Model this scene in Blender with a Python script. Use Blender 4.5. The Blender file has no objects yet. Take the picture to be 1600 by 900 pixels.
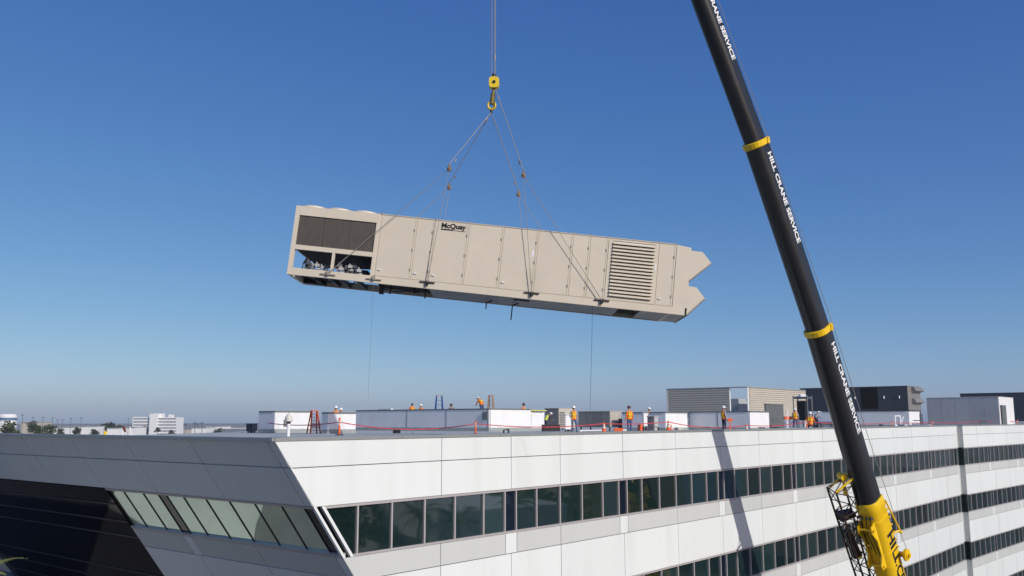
import bpy, math, random
from mathutils import Vector as V, Matrix as M
random.seed(7)
scene = bpy.context.scene
col = scene.collection
# ------------------------------------------------------------------ camera
F, PIT, ROLL, ZC = 1411.3, 0.1461, -0.0022, 17.55
cam_d = bpy.data.cameras.new('camera'); cam = bpy.data.objects.new('camera', cam_d); col.objects.link(cam)
cam_d.sensor_width = 36; cam_d.lens = 36 * F / 1600; cam_d.clip_end = 30000; cam_d.clip_start = .1
cam.matrix_world = M.Translation((0, 0, ZC)) @ M.Rotation(math.pi / 2 + PIT, 4, 'X') @ M.Rotation(ROLL, 4, 'Z')
scene.camera = cam
# ------------------------------------------------------------------ sky and sun
AZ, EL = math.radians(136), math.radians(30)
SUN = V((math.sin(AZ) * math.cos(EL), math.cos(AZ) * math.cos(EL), math.sin(EL)))
w = bpy.data.worlds.new('World'); scene.world = w; w.use_nodes = True
nt = w.node_tree; bg = nt.nodes['Background']
sky = nt.nodes.new('ShaderNodeTexSky'); sky.sky_type = 'NISHITA'; sky.sun_disc = False
sky.sun_elevation = EL; sky.sun_rotation = AZ; sky.altitude = 0
sky.air_density = .6; sky.dust_density = .72; sky.ozone_density = 8
sep = nt.nodes.new('ShaderNodeSeparateColor'); com = nt.nodes.new('ShaderNodeCombineColor')   # clear-air colour response of the sky, the same in every direction
nt.links.new(sky.outputs[0], sep.inputs[0])
for i_, (g_, k_) in enumerate(((1.2, 2.5), (.9, 1.29), (.5, .87))):
    a_ = nt.nodes.new('ShaderNodeMath'); a_.operation = 'MULTIPLY'; a_.inputs[1].default_value = .085; nt.links.new(sep.outputs[i_], a_.inputs[0])
    p_ = nt.nodes.new('ShaderNodeMath'); p_.operation = 'POWER'; p_.inputs[1].default_value = g_; nt.links.new(a_.outputs[0], p_.inputs[0])
    m_ = nt.nodes.new('ShaderNodeMath'); m_.operation = 'MULTIPLY'; m_.inputs[1].default_value = k_ / .1; nt.links.new(p_.outputs[0], m_.inputs[0])
    nt.links.new(m_.outputs[0], com.inputs[i_])
nt.links.new(com.outputs[0], bg.inputs[0])
bg.inputs[1].default_value = 0.1
sd = bpy.data.lights.new('sun', 'SUN'); sd.energy = 3.25; sd.angle = math.radians(.5); sd.color = (1, .965, .90)
so = bpy.data.objects.new('sun', sd); col.objects.link(so)
so.rotation_euler = SUN.to_track_quat('Z', 'Y').to_euler(); so.location = (60, -60, 90)
scene.view_settings.view_transform = 'Standard'; scene.view_settings.look = 'None'
scene.view_settings.exposure = 0.0; scene.view_settings.gamma = 1

# ------------------------------------------------------------------ survey helpers
def ray(x, y):
    a, b = x - 800, y - 450
    cr, sr = math.cos(ROLL), math.sin(ROLL)
    px, py = a * cr + b * sr, -a * sr + b * cr
    c, s = math.cos(PIT), math.sin(PIT); v = -py / F
    return V((px / F, c - v * s, s + v * c))
def at(x, y, D):
    r = ray(x, y); return r * (D / r.y) + V((0, 0, ZC))
def colx(P):
    q = P - V((0, 0, ZC)); c, s = math.cos(PIT), math.sin(PIT)
    return 800 + F * q.x / (q.y * c + q.z * s)
def reach(P, d, x):
    lo, hi = 0., 60.
    s0 = colx(P) < x
    for _ in range(40):
        m = (lo + hi) / 2
        if (colx(P + d * m) < x) == s0: lo = m
        else: hi = m
    return lo

# ------------------------------------------------------------------ mesh builder
ORIG = {}
class MB:
    def __init__(s): s.v = []; s.f = []; s.m = []
    def add(s, vs, fs, m=0):
        o = len(s.v); s.v += [V(p) for p in vs]; s.f += [[i + o for i in f] for f in fs]; s.m += [m] * len(fs)
    def box(s, c, sz, R=None, m=0):
        hx, hy, hz = sz[0] / 2, sz[1] / 2, sz[2] / 2
        vs = [V((x, y, z)) for x in (-hx, hx) for y in (-hy, hy) for z in (-hz, hz)]
        if R: vs = [R @ p for p in vs]
        s.add([p + V(c) for p in vs], [(0, 1, 3, 2), (4, 6, 7, 5), (0, 4, 5, 1), (2, 3, 7, 6), (0, 2, 6, 4), (1, 5, 7, 3)], m)
    def slab(s, a, b, c, d, t, m=0):
        vs = [V(p) for p in (a, b, c, d)]; t = V(t)
        s.add(vs + [p + t for p in vs], [(0, 1, 2, 3), (7, 6, 5, 4), (0, 4, 5, 1), (1, 5, 6, 2), (2, 6, 7, 3), (3, 7, 4, 0)], m)
    def prism(s, pts, t, m=0):
        n = len(pts); vs = [V(p) for p in pts]; t = V(t)
        s.add(vs + [p + t for p in vs], [list(range(n)), list(range(2 * n - 1, n - 1, -1))] + [(i, i + n, (i + 1) % n + n, (i + 1) % n) for i in range(n)], m)
    def tube(s, a, b, r0, r1=None, n=8, m=0):
        a, b = V(a), V(b); r1 = r0 if r1 is None else r1
        d = (b - a).normalized(); x = d.orthogonal().normalized(); y = d.cross(x)
        vs = [a + (x * math.cos(k * 2 * math.pi / n) + y * math.sin(k * 2 * math.pi / n)) * r0 for k in range(n)]
        vs += [b + (x * math.cos(k * 2 * math.pi / n) + y * math.sin(k * 2 * math.pi / n)) * r1 for k in range(n)]
        s.add(vs, [list(range(n - 1, -1, -1)), list(range(n, 2 * n))] + [(k, (k + 1) % n, (k + 1) % n + n, k + n) for k in range(n)], m)
    def path(s, pts, r, n=6, m=0):
        for a, b in zip(pts, pts[1:]): s.tube(a, b, r, r, n, m)
    def lathe(s, c, prof, n=14, m=0, R=None):
        c = V(c); vs = []
        for r, z in prof:
            for k in range(n):
                p = V((r * math.cos(k * 2 * math.pi / n), r * math.sin(k * 2 * math.pi / n), z)); vs.append(c + (R @ p if R else p))
        fs = [(i * n + k, i * n + (k + 1) % n, (i + 1) * n + (k + 1) % n, (i + 1) * n + k) for i in range(len(prof) - 1) for k in range(n)]
        fs += [list(range(n - 1, -1, -1)), [(len(prof) - 1) * n + k for k in range(n)]]
        s.add(vs, fs, m)
    def loft(s, rings, m=0, cap=True):
        n = len(rings[0]); vs = [V(p) for r in rings for p in r]
        fs = [(i * n + k, i * n + (k + 1) % n, (i + 1) * n + (k + 1) % n, (i + 1) * n + k) for i in range(len(rings) - 1) for k in range(n)]
        if cap: fs += [list(range(n - 1, -1, -1)), [(len(rings) - 1) * n + k for k in range(n)]]
        s.add(vs, fs, m)
    def mesh(s, name, mats, o=V((0, 0, 0)), smooth=False):
        me = bpy.data.meshes.new(name); me.from_pydata([p - o for p in s.v], [], s.f)
        for m_ in (mats if isinstance(mats, (list, tuple)) else [mats]): me.materials.append(m_)
        me.polygons.foreach_set('material_index', s.m)
        import bmesh
        bm = bmesh.new(); bm.from_mesh(me); bmesh.ops.recalc_face_normals(bm, faces=bm.faces); bm.to_mesh(me); bm.free()
        if smooth:
            me.polygons.foreach_set('use_smooth', [True] * len(me.polygons))
            try: me.set_sharp_from_angle(angle=math.radians(smooth if smooth > 1 else 40))
            except Exception: pass
        me.update(); return me
    def build(s, name, mats, parent=None, smooth=False, base=None):
        o = ORIG[parent.name] if parent else (V(base) if base else V((0, 0, 0)))
        ob = bpy.data.objects.new(name, s.mesh(name, mats, o, smooth)); col.objects.link(ob)
        if parent: ob.parent = parent
        else: ob.location = o
        ORIG[ob.name] = o; return ob
def tag(o, label=None, cat=None, group=None, kind=None):
    if label: o['label'] = label
    if cat: o['category'] = cat
    if group: o['group'] = group
    if kind: o['kind'] = kind
    return o
def empty(name, loc, label, cat, group=None):
    o = bpy.data.objects.new(name, None); col.objects.link(o); o.location = loc; o.empty_display_size = .2
    ORIG[o.name] = V(loc); return tag(o, label, cat, group)
def copy_tree(o, loc, rz=0, parent=None, label=None):
    c = o.copy(); col.objects.link(c)
    if parent is None:
        c.location = loc; c.rotation_euler = (0, 0, rz)
        if label: c['label'] = label
    else: c.parent = parent
    for ch in [k for k in KIDS.get(o.name, [])]:
        d = ch.copy(); col.objects.link(d); d.parent = c; KIDS.setdefault(c.name, []).append(d)
        for g in KIDS.get(ch.name, []):
            h = g.copy(); col.objects.link(h); h.parent = d
    return c
KIDS = {}
def kids_of(root):
    for o in col.objects:
        if o.parent: 
            L = KIDS.setdefault(o.parent.name, [])
            if o not in L: L.append(o)

# ------------------------------------------------------------------ materials
def mat(name, c, rough=.6, metal=0., var=.08, scale=3., rnd=.0, bump=0., spec=.5, stretch=None, stain=None):
    m = bpy.data.materials.new(name); m.use_nodes = True; n = m.node_tree.nodes; l = m.node_tree.links
    b = n['Principled BSDF']; b.inputs['Roughness'].default_value = rough; b.inputs['Metallic'].default_value = metal
    b.inputs['Specular IOR Level'].default_value = spec
    tc = n.new('ShaderNodeTexCoord'); mp = n.new('ShaderNodeMapping'); l.new(tc.outputs['Object'], mp.inputs[0])
    if stretch: mp.inputs['Scale'].default_value = stretch
    nz = n.new('ShaderNodeTexNoise'); nz.inputs['Scale'].default_value = scale; nz.inputs['Detail'].default_value = 6; nz.inputs['Roughness'].default_value = .62
    l.new(mp.outputs[0], nz.inputs['Vector'])
    mr = n.new('ShaderNodeMapRange'); mr.inputs[1].default_value = .3; mr.inputs[2].default_value = .7
    mr.inputs[3].default_value = 1 - var; mr.inputs[4].default_value = 1 + var; l.new(nz.outputs['Fac'], mr.inputs[0])
    fac = mr.outputs[0]
    if rnd:
        oi = n.new('ShaderNodeObjectInfo'); m2 = n.new('ShaderNodeMapRange'); m2.inputs[3].default_value = 1 - rnd; m2.inputs[4].default_value = 1 + rnd
        l.new(oi.outputs['Random'], m2.inputs[0]); mu = n.new('ShaderNodeMath'); mu.operation = 'MULTIPLY'
        l.new(fac, mu.inputs[0]); l.new(m2.outputs[0], mu.inputs[1]); fac = mu.outputs[0]
    vm = n.new('ShaderNodeVectorMath'); vm.operation = 'SCALE'; vm.inputs[0].default_value = c[:3]; l.new(fac, vm.inputs['Scale'])
    out = vm.outputs[0]
    if stain:
        n2 = n.new('ShaderNodeTexNoise'); n2.inputs['Scale'].default_value = stain[1]; n2.inputs['Detail'].default_value = 8
        l.new(mp.outputs[0], n2.inputs['Vector'])
        r2 = n.new('ShaderNodeMapRange'); r2.inputs[1].default_value = .56; r2.inputs[2].default_value = .78; r2.inputs[3].default_value = 0; r2.inputs[4].default_value = stain[2]
        l.new(n2.outputs['Fac'], r2.inputs[0])
        mx = n.new('ShaderNodeMix'); mx.data_type = 'RGBA'; l.new(r2.outputs[0], mx.inputs[0]); l.new(out, mx.inputs[6]); mx.inputs[7].default_value = (*stain[0], 1)
        out = mx.outputs[2]
    l.new(out, b.inputs['Base Color'])
    if bump:
        bp = n.new('ShaderNodeBump'); bp.inputs['Strength'].default_value = bump; bp.inputs['Distance'].default_value = .02
        l.new(nz.outputs['Fac'], bp.inputs['Height']); l.new(bp.outputs[0], b.inputs['Normal'])
    return m
def glass(name, c, rough=.03, ior=1.5, metal=0, rnd=.25, wav=.0):
    m = mat(name, c, rough, metal, .05, .3, rnd); b = m.node_tree.nodes['Principled BSDF']; b.inputs['IOR'].default_value = ior
    if wav:
        n = m.node_tree.nodes; l = m.node_tree.links; nz = n.new('ShaderNodeTexNoise'); nz.inputs['Scale'].default_value = .35
        tc = n.new('ShaderNodeTexCoord'); l.new(tc.outputs['Object'], nz.inputs['Vector'])
        bp = n.new('ShaderNodeBump'); bp.inputs['Strength'].default_value = wav; bp.inputs['Distance'].default_value = .05
        l.new(nz.outputs['Fac'], bp.inputs['Height']); l.new(bp.outputs[0], b.inputs['Normal'])
    return m
W_PANEL = mat('white_panel', (.757, .785, .763), .45, 0, .03, .8, .02, 0, stretch=(1, 1, .10), stain=((.56, .55, .51), 1.1, .22))
G_PANEL = mat('grey_and_shade_panel', (.585, .60, .575), .45, 0, .03, .8, .012, 0, stretch=(1, 1, .12))  # on the spandrels this grey stands in for the shading of a set-back strip
BACK = mat('backing', (.09, .09, .09), .8)
FRAME = mat('window_frame_paint', (.50, .46, .45), .4, .2, .04)
DFRAME = mat('dark_frame_paint', (.02, .021, .024), .4, .2, .04)
GLASS = glass('green_glass', (.010, .024, .023), .03, 1.8, 0, .45, .12)
GLASS2 = glass('green_glass_light', (.016, .034, .033), .03, 2.0, 0, .3, .2)
GLASS3 = glass('olive_glass', (.013, .024, .018), .03, 1.75, 0, .4, .2)
NAVY = glass('navy_glass', (.006, .010, .02), .04, 1.5, 0, .2)
GLASS_L = glass('reflective_glass', (.60, .74, .66), .03, 1.5, .85, .05, .25)
BLACKG = glass('black_glass', (.004, .005, .009), .03, 1.25, 0, .3, .2)
BLACKG.node_tree.nodes['Principled BSDF'].inputs['Specular IOR Level'].default_value = .3
CURT_LINE = mat('curtain_mullion', (.035, .036, .038), .4, .3)
ROOF = mat('roof_membrane', (.43, .45, .43), .8, 0, .12, .35, 0, .2, stain=((.25, .26, .25), .25, .6))
COPING = mat('coping_metal', (.36, .37, .36), .45, .4, .06, 1.)
BEIGE = mat('beige_paint', (.68, .605, .475), .5, 0, .03, 1.2, .012, 0, stain=((.44, .38, .3), .8, .25))
BEIGE_D = mat('beige_seam', (.33, .29, .24), .6)
COIL = mat('condenser_coil', (.115, .095, .078), .55, .3, .2, 6, .08, 0, stretch=(4, 4, .4))
DARK = mat('dark_steel', (.018, .018, .02), .5, .3, .2, 4)
BLACKV = mat('black_void', (.006, .006, .006), .9)
GALV = mat('galvanised_steel', (.15, .16, .17), .42, .6, .25, 1.2, .05, 0, stain=((.12, .12, .12), 1.5, .6))
LOUV = mat('louver_paint', (.66, .59, .46), .5, 0, .03, 1.2)
STEEL = mat('wire_rope', (.30, .275, .25), .6, .0, .1, 10)
RUST = mat('pulley_steel', (.27, .20, .14), .6, .4, .3, 9)
YEL = mat('crane_yellow', (.88, .56, .010), .35, 0, .06, 2, 0, 0, stain=((.45, .27, .02), 2.2, .35))
YEL2 = mat('hook_yellow', (.85, .60, .02), .4, 0, .08, 5, stain=((.3, .2, .03), 5, .5))
BLK = mat('boom_black', (.020, .021, .023), .32, 0, .12, 1.5, 0, 0, stain=((.030, .031, .034), 1.2, .6))
BLKT = mat('black_print', (.01, .01, .01), .5)
WHT = mat('white_print', (.8, .8, .8), .5, 0, .02)
LATT = mat('lattice_brown', (.03, .018, .014), .5, .2, .3, 4)
CURB = mat('curb_white', (.80, .80, .79), .45, 0, .04, 1.2, .02, 0, stain=((.6, .6, .58), .7, .3))
CURB_T = mat('curb_trim', (.20, .215, .21), .5, .4, .08)
FLASH = mat('base_flashing', (.30, .32, .31), .7, 0, .1, 2)
TAN = mat('tan_paint', (.52, .47, .40), .5, 0, .06, 1.5, .04)
BROWNG = mat('brown_grey_paint_and_shade', (.25, .235, .22), .5, .2, .12, 2, .05)  # on casing sides this colour carries their shade
BLUEG = mat('blue_grey_paint_and_shade', (.45, .455, .455), .5, 0, .06, 1.5, .04)  # also colours in the shade on the far right casing's sides
DKBLUE = mat('dark_slate_paint_and_shade', (.055, .062, .075), .5, .1, .08, 1.5, .04)  # also stands in for the shade on the long hooded unit
SIDING = mat('siding', (.55, .50, .42), .5, 0, .04, 2)
CABG = mat('cabinet_grey', (.13, .14, .14), .45, .1, .1, 3)
ORANGE = mat('orange_plastic', (.85, .12, .015), .5, 0, .08, 8)
HIVIZ = mat('orange_fabric', (.90, .17, .012), .8, 0, .15, 12)
LIME = mat('lime_fabric', (.72, .72, .03), .7, 0, .1, 12)
JEANS = mat('denim', (.06, .11, .24), .9, 0, .25, 14)
DJEANS = mat('dark_denim', (.025, .035, .06), .9, 0, .25, 14)
SKIN = mat('skin', (.46, .24, .16), .6, 0, .08, 12)
GSHIRT = mat('grey_shirt', (.34, .33, .35), .9, 0, .15, 12)
OSHIRT = mat('orange_shirt', (.85, .18, .02), .9, 0, .15, 12)
DSHIRT = mat('dark_shirt', (.05, .05, .06), .9, 0, .15, 12)
BOOT = mat('boot_leather', (.04, .028, .02), .7)
HELW = mat('white_helmet', (.82, .82, .80), .35, 0, .02)
HELR = mat('dark_helmet', (.06, .02, .018), .4)
HAIR = mat('dark_hair', (.015, .012, .01), .8)
SILVER = mat('reflective_tape', (.7, .7, .62), .3, .3)
TAPE = mat('red_tape', (.48, .02, .05), .5, 0, .45, 2)
LADR = mat('orange_fibreglass', (.60, .07, .02), .5)
LADB = mat('blue_fibreglass', (.02, .09, .30), .5)
LADT = mat('tan_fibreglass', (.38, .26, .2), .5)
WOOD = mat('plywood', (.36, .25, .14), .8, 0, .2, 3)
YBOARD = mat('yellow_board', (.75, .70, .05), .6)
GROUND = mat('asphalt', (.055, .057, .06), .9, 0, .25, .05, 0, 0, stain=((.24, .24, .22), .004, .9))
CONC = mat('concrete', (.34, .36, .355), .85, 0, .12, .4)
LEAF = mat('foliage', (.050, .072, .026), .7, 0, .45, .9, .12)
LEAFD = mat('dark_foliage', (.035, .048, .022), .7, 0, .4, .9, .12)
PALML = mat('palm_leaf', (.105, .12, .03), .55, 0, .4, 1.6, .2)
BARK = mat('bark', (.13, .10, .075), .9, 0, .3, 6)
FARW = mat('far_white_wall', (.80, .80, .78), .7, 0, .03, .1)
FARG = mat('far_window', (.16, .19, .23), .3, 0, .1, .2)
FART = mat('far_tan_wall', (.50, .45, .37), .8)
FARB = mat('far_blue_wall', (.10, .17, .30), .6)
POLE = mat('pole_paint', (.12, .12, .13), .6)
LENS = mat('dark_lens', (.02, .02, .02), .2)
CREAM = mat('cream_plastic', (.62, .60, .52), .5)

def text(body, size, origin, right, up, m, parent, wide=1., bold=.0, shear=0., ext=.006, name='lettering', length=None):
    cu = bpy.data.curves.new(name, 'FONT'); cu.body = body; cu.size = size; cu.offset = bold; cu.extrude = ext; cu.shear = shear; cu.resolution_u = 3
    tmp = bpy.data.objects.new('tmp', cu); col.objects.link(tmp)
    dg = bpy.context.evaluated_depsgraph_get(); me = bpy.data.meshes.new_from_object(tmp.evaluated_get(dg))
    bpy.data.objects.remove(tmp)
    xs = [v.co.x for v in me.vertices]; x0, x1 = min(xs), max(xs)
    if length: wide = length / (x1 - x0)
    r, u_ = V(right).normalized(), V(up).normalized(); nn = r.cross(u_)
    o = ORIG[parent.name]
    for v in me.vertices: v.co = V(origin) + r * ((v.co.x - x0) * wide) + u_ * v.co.y + nn * v.co.z - o
    me.name = name; me.materials.clear(); me.materials.append(m)
    ob = bpy.data.objects.new(name, me); col.objects.link(ob); ob.parent = parent; ORIG[ob.name] = o; return ob

# ------------------------------------------------------------------ ground
g = MB(); S = 9000
g.add([(-S, -S, 0), (S, -S, 0), (S, S, 0), (-S, S, 0)], [(0, 1, 2, 3)]); tag(g.build('ground', GROUND), kind='structure')

g = MB(); g.add([(-S, 240, .004), (S, 240, .004), (S, S, .004), (-S, S, .004)], [(0, 1, 2, 3)])
tag(g.build('town_ground', mat('dry_town_ground', (.24, .235, .22), .95, 0, .25, .01, 0, 0, stain=((.10, .11, .08), .006, .8))), kind='structure')

# ------------------------------------------------------------------ office building
PHI, PHL, SL = .8809, .6851, .7417
u = V((math.cos(PHI), math.sin(PHI), 0)); e = V((-math.cos(PHL), math.sin(PHL), 0))
ZP = ZC - .5495                          # top of the facade panels
ZR = ZC - .81                            # roof surface
C0 = V((-6.8268, 26.2943, ZP))
nR = V((math.sin(PHI), -math.cos(PHI), 0))
sv = u * SL + V((0, 0, -1))
nL = e.cross(sv).normalized()
if nL.y > 0: nL = -nL
DN = V((0, 0, -1))
L_J, L_WT, L_GT, L_GB, L_WB, L_SP, ST = .80, 1.97, 2.04, 3.50, 3.56, 4.30, 4.2
bld = empty('office_building', (C0.x, C0.y, 0), 'white panelled office block with green ribbon windows and slanted grey corner wall', 'building')
def RP(s, l, d=0.): return C0 + u * s + DN * l + nR * d
def LP(q, l, d=0.): return C0 + e * q + sv * l + nL * d
def panelR(sa, sb, sc, sd, l0, l1, m, name='panel', d=0., t=.06, P=RP, N=nR, gap=.013):
    b = MB(); k = gap; d += random.uniform(-.004, .004)
    b.slab(P(sa + k, l0 + k, d), P(sb - k, l0 + k, d), P(sc - k, l1 - k, d), P(sd + k, l1 - k, d), N * -t)
    return b.build(name, m, bld)
def inview(P, lim=940): 
    q = P - V((0, 0, ZC)); c, s = math.cos(PIT), math.sin(PIT)
    return 450 + F * (q.y * s - q.z * c) / (q.y * c + q.z * s) < lim
# backing body
LV = 17.0
sB = ZP - .0
def off(P, a, b): return P - nR * a - V((nL.x, nL.y, 0)).normalized() * b
top = [off(C0, .32, .5), C0 + u * 74.7 - nR * .9, V((41.2, 84.7, ZP)) - nR * .9, V((89.5, 135.2, ZP)) - nR * .4, V((35, 185, ZP)), V((-24, 125, ZP)), V((-22, 72, ZP)), C0 + e * 31 + u * 12, C0 + e * 31.5 - V((nL.x, nL.y, 0)) * .8]
bot = [V((p.x, p.y, 0)) for p in top]
sh = u * (SL * ZP)
bot[0] = bot[0] + sh; bot[8] = bot[8] + u * (SL * ZP) ; bot[7] = bot[7] + u * 3
for p in top: p.z = ZR - .01
for i in (0, 8): top[i] = top[i] + sv * (ZP - top[i].z) * 0
b = MB(); b.loft([bot, top], cap=False); b.build('wall', BACK, bld)
b = MB(); b.prism([V((p.x, p.y, ZR)) for p in top], (0, 0, -.008)); b.build('roof', ROOF, bld)
# parapet upstand behind the panels, then the metal coping
b = MB(); b.slab(RP(.25, .01, -.09), RP(74.6, .01, -.09), RP(74.6, .5, -.09), RP(.6, .5, -.09), nR * -.22)
b.slab(LP(.25, .01, -.09), LP(31, .01, -.09), LP(31, .5, -.09), LP(.6, .5, -.09), V((-nL.x, -nL.y, 0)).normalized() * .22)
b.build('parapet', BACK, bld)
for P_, L_, N_ in ((RP, 74.75, nR), (LP, 31.5, V((nL.x, nL.y, 0)).normalized())):
    n_seg = int(L_ / 4.7)
    for i in range(n_seg):
        a, c = L_ * i / n_seg, L_ * (i + 1) / n_seg - .012
        b = MB(); a0 = a if i else -.0
        p0 = P_(a0, -.085) + N_ * .03; p1 = P_(c, -.085) + N_ * .03
        b.slab(p0, p1, p1 + DN * .10, p0 + DN * .10, N_ * -.42)
        b.build('coping', COPING, bld)
# right facade rows
JT = [0, 6.9, 10.66, 13.75, 18.38, 23.08, 27.72, 32.45, 37.17, 41.95, 46.7, 51.45, 56.2, 61, 65.8, 70.3, 74.7]
COLS = [10.66, 18.38, 27.72, 37.17, 46.7, 56.2, 65.8]
def edge(l): return SL * l
def rowR(l0, l1, m):
    for i in range(len(JT) - 1):
        a, c = JT[i], JT[i + 1]
        if c < edge(l0) + .5 or not inview(RP(c, l0)): continue
        a0, a1 = max(a, edge(l0) + .0), max(a, edge(l1) + .0)
        if a1 > c - .05: continue
        panelR(a0, c, c, a1, l0, l1, m)
rowR(0, L_J, W_PANEL); rowR(L_J, L_WT, W_PANEL)
def spandrelR(l0, l1, P, segs, ed):
    for a, c, m in segs:
        a0, a1 = max(a, ed(l0)), max(a, ed(l1))
        if a1 > c - .05 or not inview(P(c, l0)): continue
        panelR(a0, c, c, a1, l0, l1, m, P=P, d=-.004)
def segs_for(joints, cols, lo, hi):
    cuts = sorted(set([lo, hi] + [j for j in joints if lo < j < hi and all(abs(j - c) > .5 for c in cols)] + [c + k for c in cols for k in (-.33, .33) if lo < c + k < hi]))
    return [(a, c, W_PANEL if any(abs((a + c) / 2 - k) < .2 for k in cols) else G_PANEL) for a, c in zip(cuts, cuts[1:])]
def window(P, N, a_t, a_b, edges, colflags, l0, l1, gm, fm, slant=False, cm=NAVY):
    """one bay: a frame of head, sill and mullions with a pane between every two mullions"""
    f = MB(); w_ = .045
    hL, hR = edges[0], edges[-1]
    f.slab(P(a_t[0], l0), P(hR, l0), P(hR, l0 + .075), P(a_t[0], l0 + .075), N * -.14)
    f.slab(P(a_b[0], l1 - .07), P(hR, l1 - .07), P(hR, l1 + .0), P(a_b[0], l1 + .0), N * -.14)
    for x in edges[1:]:
        f.slab(P(x - w_, l0 + .076, -.012), P(x + w_ * .4, l0 + .076, -.012), P(x + w_ * .4, l1 - .071, -.012), P(x - w_, l1 - .071, -.012), N * -.12)
    fr = f.build('window', fm, bld)
    for i in range(len(edges) - 1):
        a, c = edges[i], edges[i + 1]
        b = MB(); a0, a1 = (a_t[1], a_b[1]) if i == 0 else (a, a)
        if a1 > c: a1 = c - .05
        b.slab(P(a0, l0 + .03, -.085), P(c, l0 + .03, -.085), P(c, l1 - .03, -.085), P(a1, l1 - .03, -.085), N * -.02)
        b.build('pane', cm if colflags[i] else (gm if random.random() < .62 else random.choice([GLASS2, GLASS2, GLASS3])), fr)
    return fr
def bay_edges(c0, c1):
    a, c = c0 + .33, c1 - .33; n = max(4, round((c - a) / 1.5)); wd = (c - a)
    k = (wd - 2.5) / (n - 2)
    return [c0 - .33, a] + [a + 1.25 + k * j for j in range(n - 1)] + [c]
for st in range(4):
    z = ST * st; l0, l1 = L_WT + z, L_WB + z
    # bay 0 at the slanted corner
    if inview(RP(10, l0)):
        start_t, start_b = edge(l0) + .42, edge(l1) + .42
        ed = [x for x in [1.6, 3.22, 4.66, 6.15, 7.63, 9.14, 10.33] if x > start_t + .3 or x == 10.33]
        ed = [start_t] + [x for x in ed if x > start_b - .4]
        window(RP, nR, (start_t, start_t), (start_b, start_b), ed, [False] * 12, l0, l1, GLASS, FRAME)
        b = MB()                                                       # slanted corner bars
        for o_, wd in ((.0, .10), (.30, .12)):
            b.slab(RP(edge(l0) + o_, l0, .01), RP(edge(l0) + o_ + wd, l0, .01), RP(edge(l1) + o_ + wd, l1, .01), RP(edge(l1) + o_, l1, .01), nR * -.12)
        b.build('window_jamb', W_PANEL, bld)
    cc = COLS + [75.05]
    for i in range(len(cc) - 1):
        if not inview(RP(cc[i + 1], l0)): continue
        ed = bay_edges(cc[i], cc[i + 1])
        window(RP, nR, (ed[0], ed[0]), (ed[0], ed[0]), ed, [True] + [False] * 12, l0, l1, GLASS, FRAME)
    spandrelR(L_WB + z, L_SP + z, RP, segs_for(JT, COLS, 0, 74.7), edge)
    rowR(L_SP + z, L_WT + ST + z, W_PANEL)
# pillar between the two wings
b = MB(); b.slab(RP(74.72, 0, -.10), RP(75.62, 0, -.10), RP(75.62, 17, -.10), RP(74.72, 17, -.10), nR * -.1); b.build('pillar', G_PANEL, bld)
for st in range(4):
    l0 = L_WT + ST * st
    b = MB(); b.slab(RP(74.73, l0, -.06), RP(75.61, l0, -.06), RP(75.61, l0 + 1.59, -.06), RP(74.73, l0 + 1.59, -.06), nR * -.03); b.build('pillar_glazing', GLASS, bld)
# second wing
A2 = V((41.52, 84.30, ZP)); u2 = V((.690, .724, 0)).normalized(); n2 = V((u2.y, -u2.x, 0))
def R2P(s, l, d=0.): return A2 + u2 * s + DN * l + n2 * d
J2 = [0, 4.0, 8.7, 13.4, 18.1, 22.8, 27.5]; C2 = [7.3, 16.7, 26.1]
def row2(l0, l1, m):
    for a, c in zip(J2, J2[1:]): 
        if inview(R2P(a, l0)): panelR(a, c, c, a, l0, l1, m, P=R2P, N=n2)
row2(0, L_J, W_PANEL); row2(L_J, L_WT, W_PANEL)
for st in range(4):
    z = ST * st
    if not inview(R2P(10, L_WT + z)): continue
    for c0, c1 in ((-2.1, 7.3), (7.3, 16.7), (16.7, 26.1)):
        ed = bay_edges(c0, c1)
        if c0 < 0: ed = [.02] + [x for x in ed if x > .4]; fl = [False] * 12
        else: fl = [True] + [False] * 12
        window(R2P, n2, (ed[0], ed[0]), (ed[0], ed[0]), ed, fl, L_WT + z, L_WB + z, GLASS, FRAME)
    spandrelR(L_WB + z, L_SP + z, R2P, segs_for(J2, C2, 0, 27.5), lambda l: 0)
    row2(L_SP + z, L_WT + ST + z, W_PANEL)
for i in range(6):
    b = MB(); p0, p1 = R2P(i * 4.7, -.085, .03), R2P(i * 4.7 + 4.69, -.085, .03)
    b.slab(p0, p1, p1 + DN * .1, p0 + DN * .1, n2 * -.42); b.build('coping', COPING, bld)
b = MB(); b.slab(R2P(-.01, .0, -.0), R2P(-.01, .0, -.9), R2P(-.01, 17, -.9), R2P(-.01, 17, -.0), u2 * -.05); b.build('pillar', G_PANEL, bld)
for st in range(4):
    l0 = L_WT + ST * st; b = MB(); b.slab(R2P(-.062, l0, .01), R2P(-.062, l0, -.9), R2P(-.062, l0 + 1.59, -.9), R2P(-.062, l0 + 1.59, .01), u2 * -.03); b.build('pillar_glazing', GLASS, bld)
b = MB(); b.slab(R2P(.1, .01, -.09), R2P(40, .01, -.09), R2P(40, .5, -.09), R2P(.1, .5, -.09), n2 * -.22); b.build('parapet', BACK, bld)
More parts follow.
